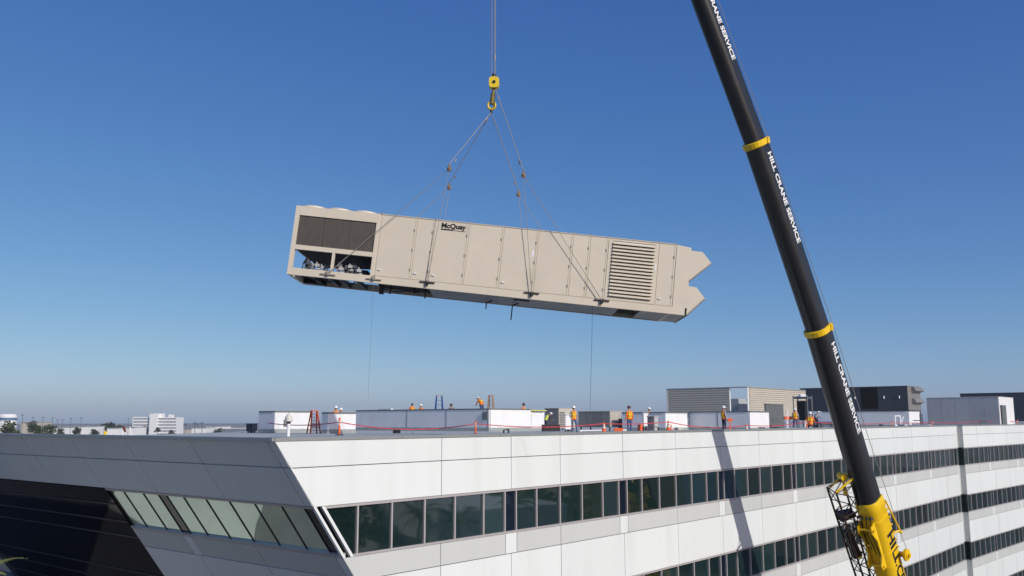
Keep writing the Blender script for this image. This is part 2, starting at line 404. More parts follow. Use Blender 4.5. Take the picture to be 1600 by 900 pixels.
# slanted left wall
JL = [0, .38, 4.53, 8.65, 12.6, 16.85, 21, 25.1, 29.2]
def panelL(a, c, l0, l1, m, d=0.): 
    b = MB(); k = .021
    b.slab(LP(a + k, l0 + k, d), LP(c - k, l0 + k, d), LP(c - k, l1 - k, d), LP(a + k, l1 - k, d), nL * -.06); b.build('panel', m, bld)
for a, c in zip(JL, JL[1:]):
    panelL(a, c, 0, L_J, W_PANEL); panelL(a, c, L_J, L_WT, W_PANEL)
QE = 12.58
for st in range(4):
    z = ST * st
    if st < 3:
        ed = [.03, .62, 1.75, 3.15, 4.55, 5.92, 7.30, 8.42, 8.96, 10.02, 11.43, 12.45]
        fl = [False] * 12; fl[7] = True; fl[0] = True
        fr = MB()
        fr.slab(LP(.0, L_WT + z), LP(QE, L_WT + z), LP(QE, L_WT + z + .075), LP(.0, L_WT + z + .075), nL * -.14)
        fr.slab(LP(.0, L_WB + z - .07), LP(QE, L_WB + z - .07), LP(QE, L_WB + z), LP(.0, L_WB + z), nL * -.14)
        fo = fr.build('window', FRAME, bld)
        mu = MB()
        for x in ed[1:]:
            mu.slab(LP(x - .02, L_WT + z + .076, -.06), LP(x + .02, L_WT + z + .076, -.06), LP(x + .02, L_WB + z - .071, -.06), LP(x - .02, L_WB + z - .071, -.06), nL * -.06)
        mu.build('mullion', DFRAME, fo)
        for i in range(len(ed) - 1):
            b = MB(); b.slab(LP(ed[i], L_WT + z + .03, -.085), LP(ed[i + 1], L_WT + z + .03, -.085), LP(ed[i + 1], L_WB + z - .03, -.085), LP(ed[i], L_WB + z - .03, -.085), nL * -.02)
            b.build('pane', NAVY if fl[i] else GLASS_L, fo)
    for a, c, m in ((0, .38, W_PANEL), (.38, 4.53, G_PANEL), (4.53, 8.40, G_PANEL), (8.40, 8.96, W_PANEL), (8.96, QE, G_PANEL)): panelL(a, c, L_WB + z, L_SP + z, m, -.004)
    for a, c in zip(JL[:4], JL[1:4] + [QE]): panelL(a, c, L_SP + z, min(L_WT + ST + z, 16.9), W_PANEL)
# dark glazed wall left of it
cw = MB()
RL = [L_WT + .02, 2.62, 3.33, 3.97, 5.66, 6.30, 7.0, 7.7, 9.4, 11.1, 12.8, 14.5, 16.5]
CQ = [QE + .04, 16.85, 21, 25.1, 29.2]
for l_ in RL[1:-1]: cw.slab(LP(CQ[0], l_ - .02), LP(CQ[-1], l_ - .02), LP(CQ[-1], l_ + .02), LP(CQ[0], l_ + .02), nL * -.08)
cwo = cw.build('curtain_wall', CURT_LINE, bld)
for i in range(len(RL) - 1):
    for j in range(len(CQ) - 1):
        if not inview(LP(CQ[j + 1], RL[i]), 1000): continue
        b = MB(); b.slab(LP(CQ[j] + .008, RL[i] + .021, -.03), LP(CQ[j + 1] - .008, RL[i] + .021, -.03), LP(CQ[j + 1] - .008, RL[i + 1] - .021, -.03), LP(CQ[j] + .008, RL[i + 1] - .021, -.03), nL * -.03)
        b.build('pane', BLACKG, cwo)

# added pale block, out of the picture, giving the slanted windows a bright reflection
hl = V((nL.x, nL.y, 0)).normalized(); W0 = C0 + e * 23.5 - hl * 7; W0.z = 0
wing = empty('reflector_block', W0, 'added low pale block out of the picture at left, mirrored in the slanted windows', 'building')
wg = MB(); wg.prism([W0, W0 + hl * 26, W0 + hl * 26 + e * 22, W0 + e * 22], (0, 0, 9.0)); wg.build('wall', CONC, wing)
wg = MB(); wg.prism([W0 + V((0, 0, 9.004)), W0 + hl * 26 + V((0, 0, 9.004)), W0 + hl * 26 + e * 22 + V((0, 0, 9.004)), W0 + e * 22 + V((0, 0, 9.004))], (0, 0, .12)); wg.build('roof', BACK, wing)  # roof kept dark so the dark glazed wall mirrors little brightness
wg = MB(); q = C0 + e * 3 - hl * 5; q.z = .004; wg.add([q, q + e * 20.4, q + e * 20.4 + hl * 22, q + hl * 22], [(0, 1, 2, 3)]); tag(wg.build('reflector_ground', mat('worn_concrete', (.17, .17, .165), .85, 0, .15, .4)), kind='structure')  # unseen pale ground added to brighten reflections in the windows near the corner

# ------------------------------------------------------------------ the hanging rooftop unit
UO = V((-7.83264, 31.0, 5.0739 + ZC)); UX = V((.994317, 0, -.106454)); UY = V((0, 1, 0)); UZ = V((.106454, 0, .994317))
def U(x, y, z): return UO + UX * x + UY * y + UZ * z
RU = M((UX, UY, UZ)).transposed()
UH, UW, BR = 2.46, 2.45, .25
unit = empty('rooftop_air_unit', U(6.9, 1.2, 0), 'long beige rooftop air handling unit hanging in the sky from the crane', 'air conditioning unit')
def ubox(mb, x0, x1, y0, y1, z0, z1, m=0): mb.box(U((x0 + x1) / 2, (y0 + y1) / 2, (z0 + z1) / 2), (x1 - x0, y1 - y0, z1 - z0), RU, m)
# base rails and underside
b = MB()
ubox(b, 0, 13.86, 0, .10, 0, BR); ubox(b, 0, 13.44, UW - .10, UW, 0, BR); ubox(b, 0, .12, .101, UW - .101, 0, BR); ubox(b, 13.3, 13.4, .101, UW - .101, 0, .2)
b.build('base_rail', BEIGE, unit)
b = MB()
for x in (.75, 1.35, 1.75, 2.35): ubox(b, x, x + .09, .102, UW - .102, .02, .16)
ubox(b, .13, 1.7, 1.6, UW - .102, .165, .2)
ubox(b, 0.125, .9, UW - .5, UW - .102, .0, .16)
b.build('cross_member', DARK, unit)
for x0, x1 in ((4.95, 7.35), (7.36, 9.8), (9.81, 11.6), (12.35, 12.9), (12.91, 13.3)):
    b = MB(); ubox(b, x0, x1, .101, UW - .101, .015, .05); b.build('underside_panel', GALV, unit)
b = MB(); ubox(b, 3.0, 4.93, .101, UW - .101, .16, .2); ubox(b, 11.61, 12.34, .101, UW - .101, .16, .2); b.build('underside_recess', BLACKV, unit)
b = MB(); ubox(b, 7.95, 8.5, .45, .75, -.0, .014); b.build('drain_opening', BLACKV, unit)
# condenser section: corner posts, header, mid rail
b = MB()
ubox(b, 0, .155, 0, .12, BR + .001, UH); ubox(b, 0, .155, UW - .12, UW, BR + .001, UH)
ubox(b, .156, 2.88, 0, .12, 2.13, UH); ubox(b, .156, 2.88, UW - .12, UW, 2.13, UH)
ubox(b, .156, 2.88, 0, .12, .91, 1.07); ubox(b, .156, 2.88, UW - .12, UW, .91, 1.07)
ubox(b, 1.48, 1.575, 0, .1, BR + .001, .909); ubox(b, 2.881, 2.99, 0, .12, BR + .001, UH); ubox(b, 1.48, 1.575, UW - .1, UW, BR + .001, .909)
ubox(b, 2.881, 2.99, UW - .12, UW, BR + .001, UH)
ubox(b, 0.0, .05, .121, UW - .121, 1.0, UH)
ubox(b, .051, 2.98, .121, UW - .121, UH - .05, UH - .003)
b.build('condenser_frame', BEIGE, unit)
for x0, x1 in ((.157, 1.06), (1.07, 1.98), (1.99, 2.879)):
    b = MB(); ubox(b, x0, x1, .04, .1, 1.071, 2.129); b.build('condenser_coil', COIL, unit)
    b = MB(); ubox(b, x0, x1, UW - .1, UW - .04, 1.071, 2.129); b.build('condenser_coil', COIL, unit)
b = MB()                                                                # V-shaped inner coil bank
b.slab(U(.3, .13, 1.0), U(2.87, .13, 1.0), U(2.87, 1.15, .66), U(.75, 1.15, .50), UZ * .05)
b.slab(U(.3, UW - .13, 1.0), U(2.87, UW - .13, 1.0), U(2.87, 1.25, .66), U(.75, 1.25, .50), UZ * .05)
b.build('coil_bank', DARK, unit)
b = MB(); ubox(b, 2.92, 2.98, .125, UW - .125, .2, UH - .06); b.build('bulkhead', BLACKV, unit)
for x, y, l in ((1.95, .55, .75), (2.25, .95, .55)):
    b = MB(); b.tube(U(x, y, .36), U(x + l, y, .36), .13, n=14); b.tube(U(x - .06, y, .36), U(x, y, .36), .07, .13, n=14); b.tube(U(x + l, y, .36), U(x + l + .06, y, .36), .13, .06, n=14)
    b.tube(U(x + .1, y, .48), U(x + .1, y, .62), .03); b.build('compressor', DARK, unit, smooth=True)
COPPER = mat('copper_pipe', (.45, .20, .10), .4, .7, .2, 8)
rv = random.Random(5)
for x in (.42, .55, .68, .85, 1.0, 1.15, 1.28, 1.64, 1.75, 1.9, 2.05, 2.2, 2.4):                          # valves, copper lines and driers on the condenser floor
    b = MB(); y = rv.uniform(.18, .5); h = rv.uniform(.36, .56); w_ = rv.uniform(.1, .24)
    b.tube(U(x, y, .2), U(x, y, h), .022); b.tube(U(x, y, h), U(x + w_, y, h + .02), .022); b.tube(U(x + w_, y, h + .02), U(x + w_, y, .2), .022); b.build('refrigerant_line', COPPER if rv.random() < .4 else GALV, unit)
    b = MB(); b.box(U(x + w_ / 2, y - .02, h + .03), (.15, .11, .10), RU); b.tube(U(x + w_ / 2, y, h + .06), U(x + w_ / 2 - .05, y, h + .15), .02); b.tube(U(x + w_ / 2, y - .03, h - .1), U(x + w_ / 2 + .12, y - .03, h - .1), .04, n=10); b.build('valve', BLUEG if rv.random() < .2 else (GALV if rv.random() < .6 else DARK), unit)
for x in (.85, 1.3, 1.6, 2.05):
    b = MB(); b.path([U(x, .35, .2), U(x + .05, .38, -.05), U(x + .22, .45, -.06), U(x + .28, .5, .12)], .02); b.build('hose', DARK, unit)
for x in (.56, 1.48, 2.4):                                               # fan shrouds on the roof of the unit
    b = MB(); R_ = RU
    b.lathe(U(x, .5, UH - .01), [(.46, 0), (.45, .06), (.40, .095), (.22, .112), (.05, .115)], 20, R=R_); b.build('fan_guard', BEIGE, unit, smooth=True)
    b = MB(); b.lathe(U(x, UW - .72, UH - .01), [(.46, 0), (.45, .06), (.40, .095), (.22, .112), (.05, .115)], 20, R=R_); b.build('fan_guard', BEIGE, unit, smooth=True)
# cabinet core and the front doors
b = MB(); ubox(b, 2.991, 13.42, .022, UW - .03, BR + .003, UH - .012); b.build('cabinet', BEIGE, unit)
SM = [3.03, 4.29, 4.92, 6.13, 7.35, 8.57, 9.79, 10.40, 11.03, 12.80, 13.40]
for i in range(len(SM) - 1):
    a, c = SM[i] + .012, SM[i + 1] - .012
    if i == 8: continue
    b = MB(); ubox(b, a + .008, c - .043, .006, .0215, BR + .02, UH - .035); d = b.build('door', BEIGE, unit)
    b = MB(); ubox(b, c - .033, c, .002, .0215, BR + .02, UH - .02)
    b.build('seam_post', BEIGE, unit)
    b = MB()
    for zz in (.55, 1.25, 1.95): ubox(b, c - .06, c - .015, -.012, .001, zz, zz + .09)
    b.build('hinge', BEIGE_D, d)
    if i in (0, 1, 2, 4, 8, 9):
        b = MB(); b.tube(U(a + .12, .008, .48), U(a + .12, -.02, .48), .035, n=6); ubox(b, a + .09, a + .2, -.03, -.018, .465, .5); b.build('handle', WHT, d)
    if i in (4,): 
        b = MB(); ubox(b, c - .16, c - .08, .003, .0078, 1.5, 1.72); b.build('notice', WHT, d)
b = MB(); ubox(b, 3.0, 13.42, -.003, UW + .003, UH - .011, UH + .01); b.build('roof_panel', BEIGE, unit)
b = MB()
for x in SM + [2.985, 11.9]: ubox(b, x - .02, x + .02, -.012, UW + .01, UH + .011, UH + .04)
b.build('roof_seam', BEIGE_D, unit)
# exhaust louver with its sixteen blades
b = MB(); a, c = 11.05, 12.79
ubox(b, a, 11.19, .0, .0215, BR + .02, UH - .04); ubox(b, 12.67, c, .0, .0215, BR + .02, UH - .04); ubox(b, 11.191, 12.669, .0, .0215, 2.36, UH - .04); ubox(b, 11.191, 12.669, .0, .0215, BR + .02, .385)
lf = b.build('louver_frame', BEIGE, unit)
b = MB(); ubox(b, 11.192, 12.668, .016, .0212, .386, 2.359); b.build('louver_void', BLACKV, lf)
b = MB(); ubox(b, 12.70, 12.755, -.006, -.001, 1.45, 1.68); b.build('notice', WHT, lf)
for k in range(16):
    z0 = .40 + k * .1225
    b = MB(); b.slab(U(11.195, -.07, z0), U(12.665, -.07, z0), U(12.665, .012, z0 + .085), U(11.195, .012, z0 + .085), UZ * .02)
    b.build('blade', LOUV, lf)
# intake hoods at the right hand end
def hood(prof, y0, y1, nm): 
    b = MB(); b.prism([U(x, y0, z) for x, z in prof], UY * (y1 - y0)); return b.build(nm, BEIGE, unit)
hood([(13.425, .251), (13.93, .251), (13.93, UH - .07), (13.425, UH - .02)], .001, UW - .02, 'end_section')
hood([(13.931, 1.19), (13.931, 2.29), (14.33, 2.28), (14.67, 1.9)], .001, UW - .02, 'intake_hood')
hood([(13.931, .0), (13.931, 1.03), (14.21, 1.01), (14.54, .64), (13.88 + .06, .0)], .001, UW - .02, 'intake_hood')
for pr in ([(14.665, 1.885), (13.94, 1.185)], [(14.535, .63), (13.96, .0)]):                # folded flange and dark bird mesh on each hood mouth
    (xa, za), (xb, zb2) = pr
    b = MB(); b.slab(U(xa, -.012, za), U(xb, -.012, zb2), U(xb - .03, -.012, zb2 + .035), U(xa - .03, -.012, za + .035), UY * .012); b.build('hood_flange', BEIGE_D, unit); b = MB(); b.slab(U(xa, UW - .02, za), U(xb, UW - .02, zb2), U(xb - .03, UW - .02, zb2 + .035), U(xa - .03, UW - .02, za + .035), UY * .012); b.build('hood_flange', BEIGE_D, unit)
    b = MB(); b.slab(U(xa, .02, za - .004), U(xb, .02, zb2 - .004), U(xb, UW - .05, zb2 - .004), U(xa, UW - .05, za - .004), UZ * -.01); b.build('bird_mesh', DARK, unit)
b = MB(); ubox(b, 13.402, 13.92, .102, UW - .05, .02, .24); b.build('end_rail', GALV, unit)
for x in (1.43, 3.04, 4.9, 8.54, 10.98):                                # lifting lugs on the base rail
    b = MB(); ubox(b, x - .26, x + .26, -.05, -.001, .20 if x > 3.5 else .11, .235 if x > 3.5 else .15); ubox(b, x - .05, x + .05, -.09, -.051, .1, .26); b.tube(U(x, -.1, .14), U(x, .0, .14), .045)
    b.build('lifting_lug', DARK if x > 4 else BEIGE_D, unit)
b = MB(); b.path([U(3.25, .5, .15), U(3.3, .5, -.12), U(3.75, .6, -.16), U(4.2, .6, -.08), U(4.6, .6, -.1), U(4.75, .6, .16)], .03); b.build('hanging_pipe', GALV, unit)
b = MB(); ubox(b, 3.2, 3.36, .4, .55, -.3, -.0); b.tube(U(3.55, .7, .15), U(3.55, .7, -.24), .03); b.tube(U(4.83, .4, .15), U(4.83, .4, -.3), .025); b.tube(U(4.35, .5, .15), U(4.45, .5, -.14), .05); b.build('conduit', DARK, unit)
for x, z1 in ((6.95, -.3), (7.9, -.62)):
    b = MB(); b.path([U(x + .22, 1.6, .02), U(x + .1, 1.6, -.03), U(x, 1.6, -.06), U(x, 1.6, z1)], .022); b.build('drain_pipe', DARK, unit)
text('McQuay', .235, U(5.16, -.0, 2.205), UX, UZ, BLKT, unit, bold=.009, ext=.004, length=.86)
b = MB(); ubox(b, 5.15, 5.58, -.003, .003, 2.12, 2.165); ubox(b, 5.60, 6.02, -.003, .003, 2.125, 2.14); b.build('logo_bar', BLKT, unit)
# ------------------------------------------------------------------ hook, slings, pulleys
def cz(x, y, z): return V((x, y, z + ZC))
HK = cz(-.75, 32.2, 11.46); HB = cz(-.65, 32.2, 12.46)
hook = empty('hook_block', HK, 'yellow crane hook block above the hanging beige unit', 'crane hook')
b = MB(); pts = []
for k in range(16):
    a = 2 * math.pi * k / 16; r = .20
    pts.append(HB + V((r * abs(math.cos(a)) ** .5 * (1 if math.cos(a) >= 0 else -1) * .95, -.14, r * abs(math.sin(a)) ** .5 * (1 if math.sin(a) >= 0 else -1) * 1.05)))
b.prism(pts, (0, .28, 0)); b.build('sheave_housing', YEL2, hook)
b = MB(); b.tube(HB + V((0, -.17, 0)), HB + V((0, .17, 0)), .06, n=10); b.tube(HB + V((0, 0, .2)), HB + V((0, 0, .36)), .07); b.build('pin', DARK, hook)
b = MB(); b.tube(HB + V((0, 0, -.2)), HB + V((-.03, 0, -.42)), .055); b.tube(HB + V((-.03, -.0, -.4)), HK + V((.02, 0, .18)), .085, .10, n=10); b.build('swivel', mat('olive_steel', (.20, .15, .03), .5, .2, .3, 8), hook)
b = MB(); pts = [HK + V((.13 * math.cos(a), 0, .13 + .15 * math.sin(a))) for a in [math.radians(60 - 30 * k) for k in range(11)]]
for i in range(len(pts) - 1): b.tube(pts[i], pts[i + 1], .065 * (1 - .05 * i), .065 * (1 - .05 * (i + 1)), 10)
b.build('hook', YEL2, hook, smooth=True)
b = MB(); b.tube(HK + V((.0, 0, .02)), HK + V((0, 0, -.14)), .05); b.build('shackle', DARK, hook)
PU = {'front left': at(702, 264, 30.75), 'back left': at(702, 293, 33.7), 'front right': at(818, 274, 30.75), 'back right': at(810, 304, 33.7)}
ENDS = {'front left': [(1.43, -.09, .14), (4.9, -.09, .2)], 'front right': [(8.54, -.09, .2), (10.98, -.09, .2)],
        'back left': [(1.43, UW + .05, .14), (4.9, UW + .05, .2)], 'back right': [(8.54, UW + .05, .2), (10.98, UW + .05, .2)]}
WORD = {'front left': 'nearer left', 'back left': 'lower left', 'front right': 'upper right', 'back right': 'lower right'}
for k, P in PU.items():
    up_from = HK + V((0, 0, -.12)) if k in ('back left', 'front left') else (HK + V((0, 0, -.12)) if k == 'back right' else HB + V((.05, -.05, -.22)))
    t = empty('sling_pulley', P, 'small rusty pulley on the %s sling between hook and beige unit' % WORD[k], 'pulley', 'pulleys on the lifting slings')
    b = MB(); b.tube(P + V((0, -.035, 0)), P + V((0, .035, 0)), .085, n=14); b.build('sheave', RUST, t)
    b = MB(); b.box(P + V((0, -.05, .02)), (.08, .018, .2)); b.box(P + V((0, .05, .02)), (.08, .018, .2)); b.tube(P + V((0, -.1, 0)), P + V((0, .1, 0)), .03); b.tube(P + V((0, 0, .1)), P + V((0, 0, .2)), .025); b.build('cheek_plate', RUST, t)
    b = MB(); b.tube(up_from, P + V((0, 0, .18)), .0135, n=6); d = (P - up_from)
    b.tube(up_from + d * .10, up_from + d * .15, .024); b.tube(up_from + d * .84, up_from + d * .88, .024)
    tag(b.build('lifting_sling', STEEL, base=up_from), 'steel wire sling running from the hook to the %s pulley' % WORD[k], 'sling', 'upper lifting slings')
    b = MB(); q0, q1 = U(*ENDS[k][0]), U(*ENDS[k][1])
    b.tube(P, q0, .0095, n=6); b.tube(P, q1, .0095, n=6); b.tube(q0, q0 + (P - q0).normalized() * .9, .014); b.tube(q1, q1 + (P - q1).normalized() * .9, .014)
    tag(b.build('sling_rope', STEEL, base=P), 'pair of wire rope legs from the %s pulley down to the beige unit' % WORD[k], 'rope', 'lower sling legs')
for (x, y, z), D1, (px, py), lb in (((3.04, -.02, .0), 31, (575, 622), 'left'), ((10.7, .3, .02), 31, (922, 640), 'right')):
    a = U(x, y, z); c = at(px, py, 33); b = MB(); pts = [a.lerp(c, t) + V((0, 0, -.12 * math.sin(math.pi * t))) for t in [i / 12 for i in range(13)]]
    b.path(pts, .0042 if lb == 'left' else .006, 5)
    tag(b.build('tag_line', STEEL if lb == 'left' else LADB, base=c), 'thin tag line hanging under the %s part of the beige unit' % lb, 'rope', 'tag lines under the unit')

# ------------------------------------------------------------------ crane
BP = [cz(-.67, 32.2, 42.2), cz(8.51, 38.11, 18.62), cz(11.15, 39.97, 12.49), cz(14.46, 42.64, 4.19), cz(17.54, 45.50, -4.16), cz(19.21, 47.12, -8.70), cz(21.49, 49.33, -14.90)]
crane = empty('mobile_crane', (21.49, 49.33, 0), 'mobile crane with a long black telescopic boom and yellow base section', 'crane')
ns = V((.655, -.755, 0)).normalized()
def frame(i):
    a = (BP[i] - BP[i + 1]).normalized(); n_ = (ns - a * ns.dot(a)).normalized(); t_ = n_.cross(-a).normalized(); return a, n_, t_
def profile(k=1., square=False):
    p = []
    for x, y in ((.36, .55), (.46, .50), (.5, .40), (.5, .1), (.5, -.12)): p.append((x, y))
    for j in range(1, 10):
        a = -math.pi * j / 10; p.append((.5 * math.cos(a), -.12 + .46 * math.sin(a)))
    p += [(-x, y) for x, y in ((.5, -.12), (.5, .1), (.5, .40), (.46, .50), (.36, .55))]
    return [(x * k, y * k) for x, y in p]
def ring(P, n_, t_, k, dx=0, dt=0): return [P + n_ * (x + dx) + t_ * (y + dt) for x, y in profile(k)]
K1, K2, K3, K4 = .815, .92, 1.01, 1.125
secs = [(BP[0], BP[2], 0, K1), (BP[2], BP[3], 2, K2), (BP[3], BP[4], 3, K3)]
bs = []
for P, Q, i, k in secs:
    a, n_, t_ = frame(i); b = MB()
    if i == 0:
        a1, n1, t1 = frame(1); b.loft([ring(P, n_, t_, k), ring(BP[1], n_, t_, k), ring(Q - a1 * .6, n1, t1, k)])
    else: b.loft([ring(P + a * .0, n_, t_, k), ring(Q - a * .6, n_, t_, k)])
    bs.append(b.build('boom_section', BLK, crane, smooth=38))
    if i:                                                                # yellow collar at the top of this section
        b = MB(); b.loft([ring(P + a * .16, n_, t_, k * 1.05), ring(P + a * .13, n_, t_, k * 1.13), ring(P - a * .10, n_, t_, k * 1.13), ring(P - a * .14, n_, t_, k * 1.03)])
        b.box(P + n_ * (.5 * k * 1.13 + .03) + t_ * .3 * k, (.1, .1, .3)); b.box(P + t_ * (.57 * k * 1.12), (.3, .3, .25))
        b.build('collar', YEL, crane)
def boom_text(y0frac, P, Q, i, k, length, body, par, size=.40, m=WHT, tpos=.0):
    a, n_, t_ = frame(i); o = P.lerp(Q, y0frac) + n_ * (.5 * k + .008) + t_ * (tpos * k)
    return text(body, size, o, -a, t_, m, par, bold=.03 if size > .6 else .014, length=length, ext=.004)
boom_text(.055, BP[2], BP[3], 2, K2, 4.45, 'HILL CRANE SERVICE', bs[1], .42, tpos=.02)
boom_text(.075, BP[3], BP[4], 3, K3, 4.75, 'HILL CRANE SERVICE', bs[2], .44, tpos=.02)
boom_text(-.16, BP[1], BP[2], 1, K1, 4.1, 'HILL CRANE SERVICE', bs[0], .40, tpos=.0)
# yellow base section
a, n_, t_ = frame(4); b = MB()
PB = BP[4]; b.loft([ring(PB + a * .35, n_, t_, K4 * .98), ring(PB + a * .3, n_, t_, K4 * 1.02), ring(PB - a * .15, n_, t_, K4 * 1.04), ring(PB - a * .2, n_, t_, K4), ring(BP[5], n_, t_, K4 * 1.02)])
a5, n5, t5 = frame(5); b.loft([ring(BP[5] + a5 * .02, n5, t5, K4 * 1.02), ring(BP[6], n5, t5, K4 * 1.02)])
base = b.build('base_section', YEL, crane, smooth=38)
boom_text(.30, BP[4], BP[5], 4, K4, 1.75, 'HILL', base, .86, BLKT, -.10)
boom_text(.66, BP[4], BP[5], 4, K4, 2.4, 'CRANE', base, .86, BLKT, -.16)
b = MB()                                                                  # cheek bracket under the boom
def bp_(s, n0, t0): return PB - a * s + n_ * n0 + t_ * t0
prof = [(.55, -.4), (.65, -.95), (.95, -1.0), (1.5, -.72), (2.3, -.72), (2.75, -1.02), (3.0, -.95), (3.05, -.4)]
for n0 in (-.40, .28): b.prism([bp_(s, n0, t0) for s, t0 in prof], n_ * .06)
b.tube(bp_(.85, -.45, -.85), bp_(.85, .42, -.85), .07, n=10); b.tube(bp_(2.85, -.45, -.85), bp_(2.85, .42, -.85), .06, n=10)
b.box(bp_(1.9, -.05, -.56), (.6, .1, .1)); b.build('boom_bracket', YEL, crane)
b = MB()
for s, t0 in ((.25, -.62), (.3, -.5)): 
    for n0 in (-.4, -.15, .1, .3): b.tube(bp_(s, n0, t0), bp_(s + .12, n0, t0 - .05), .05, n=8)
b.build('locking_pin', GALV, crane)
b = MB()                                                                  # ribs round the base section
for s in (.62, 2.4, 3.1):
    b.loft([ring(PB - a * s, n_, t_, K4 * 1.035), ring(PB - a * (s + .07), n_, t_, K4 * 1.035)])
b.build('stiffener', YEL, crane)
b = MB(); b.tube(bp_(.0, .55, .62), bp_(1.95, .62, 1.05), .045, n=8); b.tube(bp_(1.95, .62, 1.05), bp_(1.85, .45, .55), .05, n=8); b.tube(bp_(1.95, .62, .95), bp_(2.1, .62, 1.12), .08, n=8); b.build('rope_guide_arm', YEL, crane)
cs = bp_(3.05, .78, .62)
b = MB(); b.tube(cs, cs + n_ * .12, .30, n=20); b.tube(cs + n_ * .12, cs + n_ * .16, .20, n=16); b.tube(cs + n_ * .16, cs + n_ * .26, .10, n=12); b.tube(cs - n_ * .4, cs, .14, n=12); b.build('guide_sheave', YEL, crane, smooth=35)
b = MB(); b.path([cs + t_ * .3, bp_(2.0, .62, 1.02), bp_(-3, .5, .82), BP[3] + t_ * .80 + n_ * .4, BP[2] + t_ * .72 + n_ * .3, BP[0] + t_ * .6], .014, 6); b.build('winch_rope', STEEL, crane)
for k in range(4):
    b = MB(); n0 = -.35 + .2 * k; b.path([bp_(.2, n0, -.66), bp_(.6 + .2 * k, n0 - .05, -.82), bp_(1.3, n0 - .1, -.74), bp_(1.9 + .3 * k, n0, -.62)], .022); b.build('hydraulic_hose', DARK, crane)
for k in range(7):
    b = MB(); b.box(bp_(.45 + .42 * k, .5 * K4 + .0, .52), (.09, .09, .09)); b.tube(bp_(.45 + .42 * k, .5 * K4, .52), bp_(.45 + .42 * k, .5 * K4 + .07, .52), .03); b.build('bolt', YEL, crane)
# folded lattice jib along the left flank
JA, JB = at(1311, 757, 45.1), at(1362, 925, 47.4); ja = (JA - JB).normalized()
jx = (V((1, .25, 0)) - ja * V((1, .25, 0)).dot(ja)).normalized(); jy = ja.cross(jx)
L_ = (JA - JB).length + 3.0; b = MB(); y_ = MB()
HWt, HWb = .46, .32
def jp(s, i):
    k = HWt + (HWb - HWt) * min(1, s / 5); sx, sy = ((-1, -1), (1, -1), (1, 1), (-1, 1))[i]; return JA - ja * s + jx * (k * sx) + jy * (.4 * sy)
N_ = 13
for i in range(4):
    b.tube(jp(.1, i), jp(L_, i), .05, n=6)
    for j in range(N_):
        s0, s1 = .1 + (L_ - .2) * j / N_, .1 + (L_ - .2) * (j + 1) / N_
        a_, c_ = (i, (i + 1) % 4) if j % 2 == 0 else ((i + 1) % 4, i)
        b.tube(jp(s0, a_), jp(s1, c_), .026, n=5)
        if j % 2 == 0: b.tube(jp(s0, i), jp(s0, (i + 1) % 4), .026, n=5)
b.build('lattice_jib', LATT, crane)
y_.tube(jp(.05, 0), jp(-.22, 1) + jx * .12, .055, n=6); y_.build('jib_tie', YEL, crane); y_ = MB(); y_.tube(jp(.25, 3), jp(-.1, 2), .05, n=6); y_.build('jib_tie', YEL, crane); y_ = MB()
y_.box(JA + ja * .25 + jx * .38, (.18, .3, .34)); y_.tube(JA + ja * .45 + jx * .3, JA + ja * .1 + jx * .62, .06); y_.tube(JA - ja * .4 + jx * .15, JA + ja * .15 + jx * .3, .06); y_.tube(JA + ja * .35 + jx * .25 - jy * .2, JA + ja * .35 + jx * .25 + jy * .2, .15, n=12)
y_.build('jib_head', YEL, crane); y_ = MB()
y_.box(JA - ja * .55 + jx * .2, (.16, .2, .25)); y_.box(JA - ja * 4.2 - jx * .05, (.12, .3, .12)); y_.box(JA - ja * 2.9 + jx * .1, (.35, .1, .06))
y_.build('jib_fitting', YEL, crane)
b = MB(); b.slab(JA - ja * 1.55 - jx * .42, JA - ja * 1.8 + jx * .4, JA - ja * 2.05 + jx * .4, JA - ja * 2.0 - jx * .4, jy * .5); b.slab(JA - ja * 2.6 - jx * .4, JA - ja * 2.55 - jx * .1, JA - ja * 4.2 + jx * .1, JA - ja * 4.2 - jx * .35, jy * .3); b.build('jib_bracket', DARK, crane)
# boom tip and hoist rope
b = MB(); T0 = BP[0]; b.box(T0 + V((0, 0, .3)), (1.0, 1.1, .9)); b.tube(T0 + V((-.1, -.4, .2)), T0 + V((-.1, .4, .2)), .45, n=16); b.build('boom_head', YEL, crane)
b = MB()
for dx, dy in ((-.08, .0), (.02, -.04), (.05, .05)): b.tube(T0 + V((dx, dy, 0)), HB + V((dx * (1.0 if dx > 0 else 1.1), dy, .3 if dx > 0 else -.1)), .012, n=6)
b.tube(HB + V((.02, 0, 4.6)), HB + V((.02, 0, 4.9)), .05); b.tube(HB + V((.02, 0, .9)), HB + V((.02, 0, 1.1)), .035); b.build('hoist_rope', STEEL, crane)
# superstructure and carrier standing on the ground
f0 = u; g0 = nR; RC = M((u, -nR, V((0, 0, 1)))).transposed(); cb = V((21.79, 49.63, 0))
b = MB(); b.box(cb + V((0, 0, 1.25)), (15, 2.8, .7), RC); b.box(cb - u * 6.6 + V((0, 0, 2.2)), (1.9, 2.8, 1.5), RC); b.build('carrier', YEL, crane)
b = MB(); b.tube(cb + V((0, 0, 1.62)), cb + V((0, 0, 1.95)), 1.1, n=20); b.box(cb + V((0, 0, 2.6)), (4.6, 2.4, 1.3), RC); b.box(cb + u * 3.2 + V((0, 0, 2.5)), (1.6, 2.8, 1.2), RC); b.build('superstructure', YEL, crane)
for k in range(6):
    for s in (-1, 1):
        b = MB(); c_ = cb + u * (-6.2 + 2.4 * k) + nR * (s * 1.15) + V((0, 0, .68)); b.tube(c_ - nR * .2, c_ + nR * .2, .68, n=18); b.tube(c_ - nR * .21, c_ + nR * .21, .3, n=12); b.build('wheel', DARK, crane)
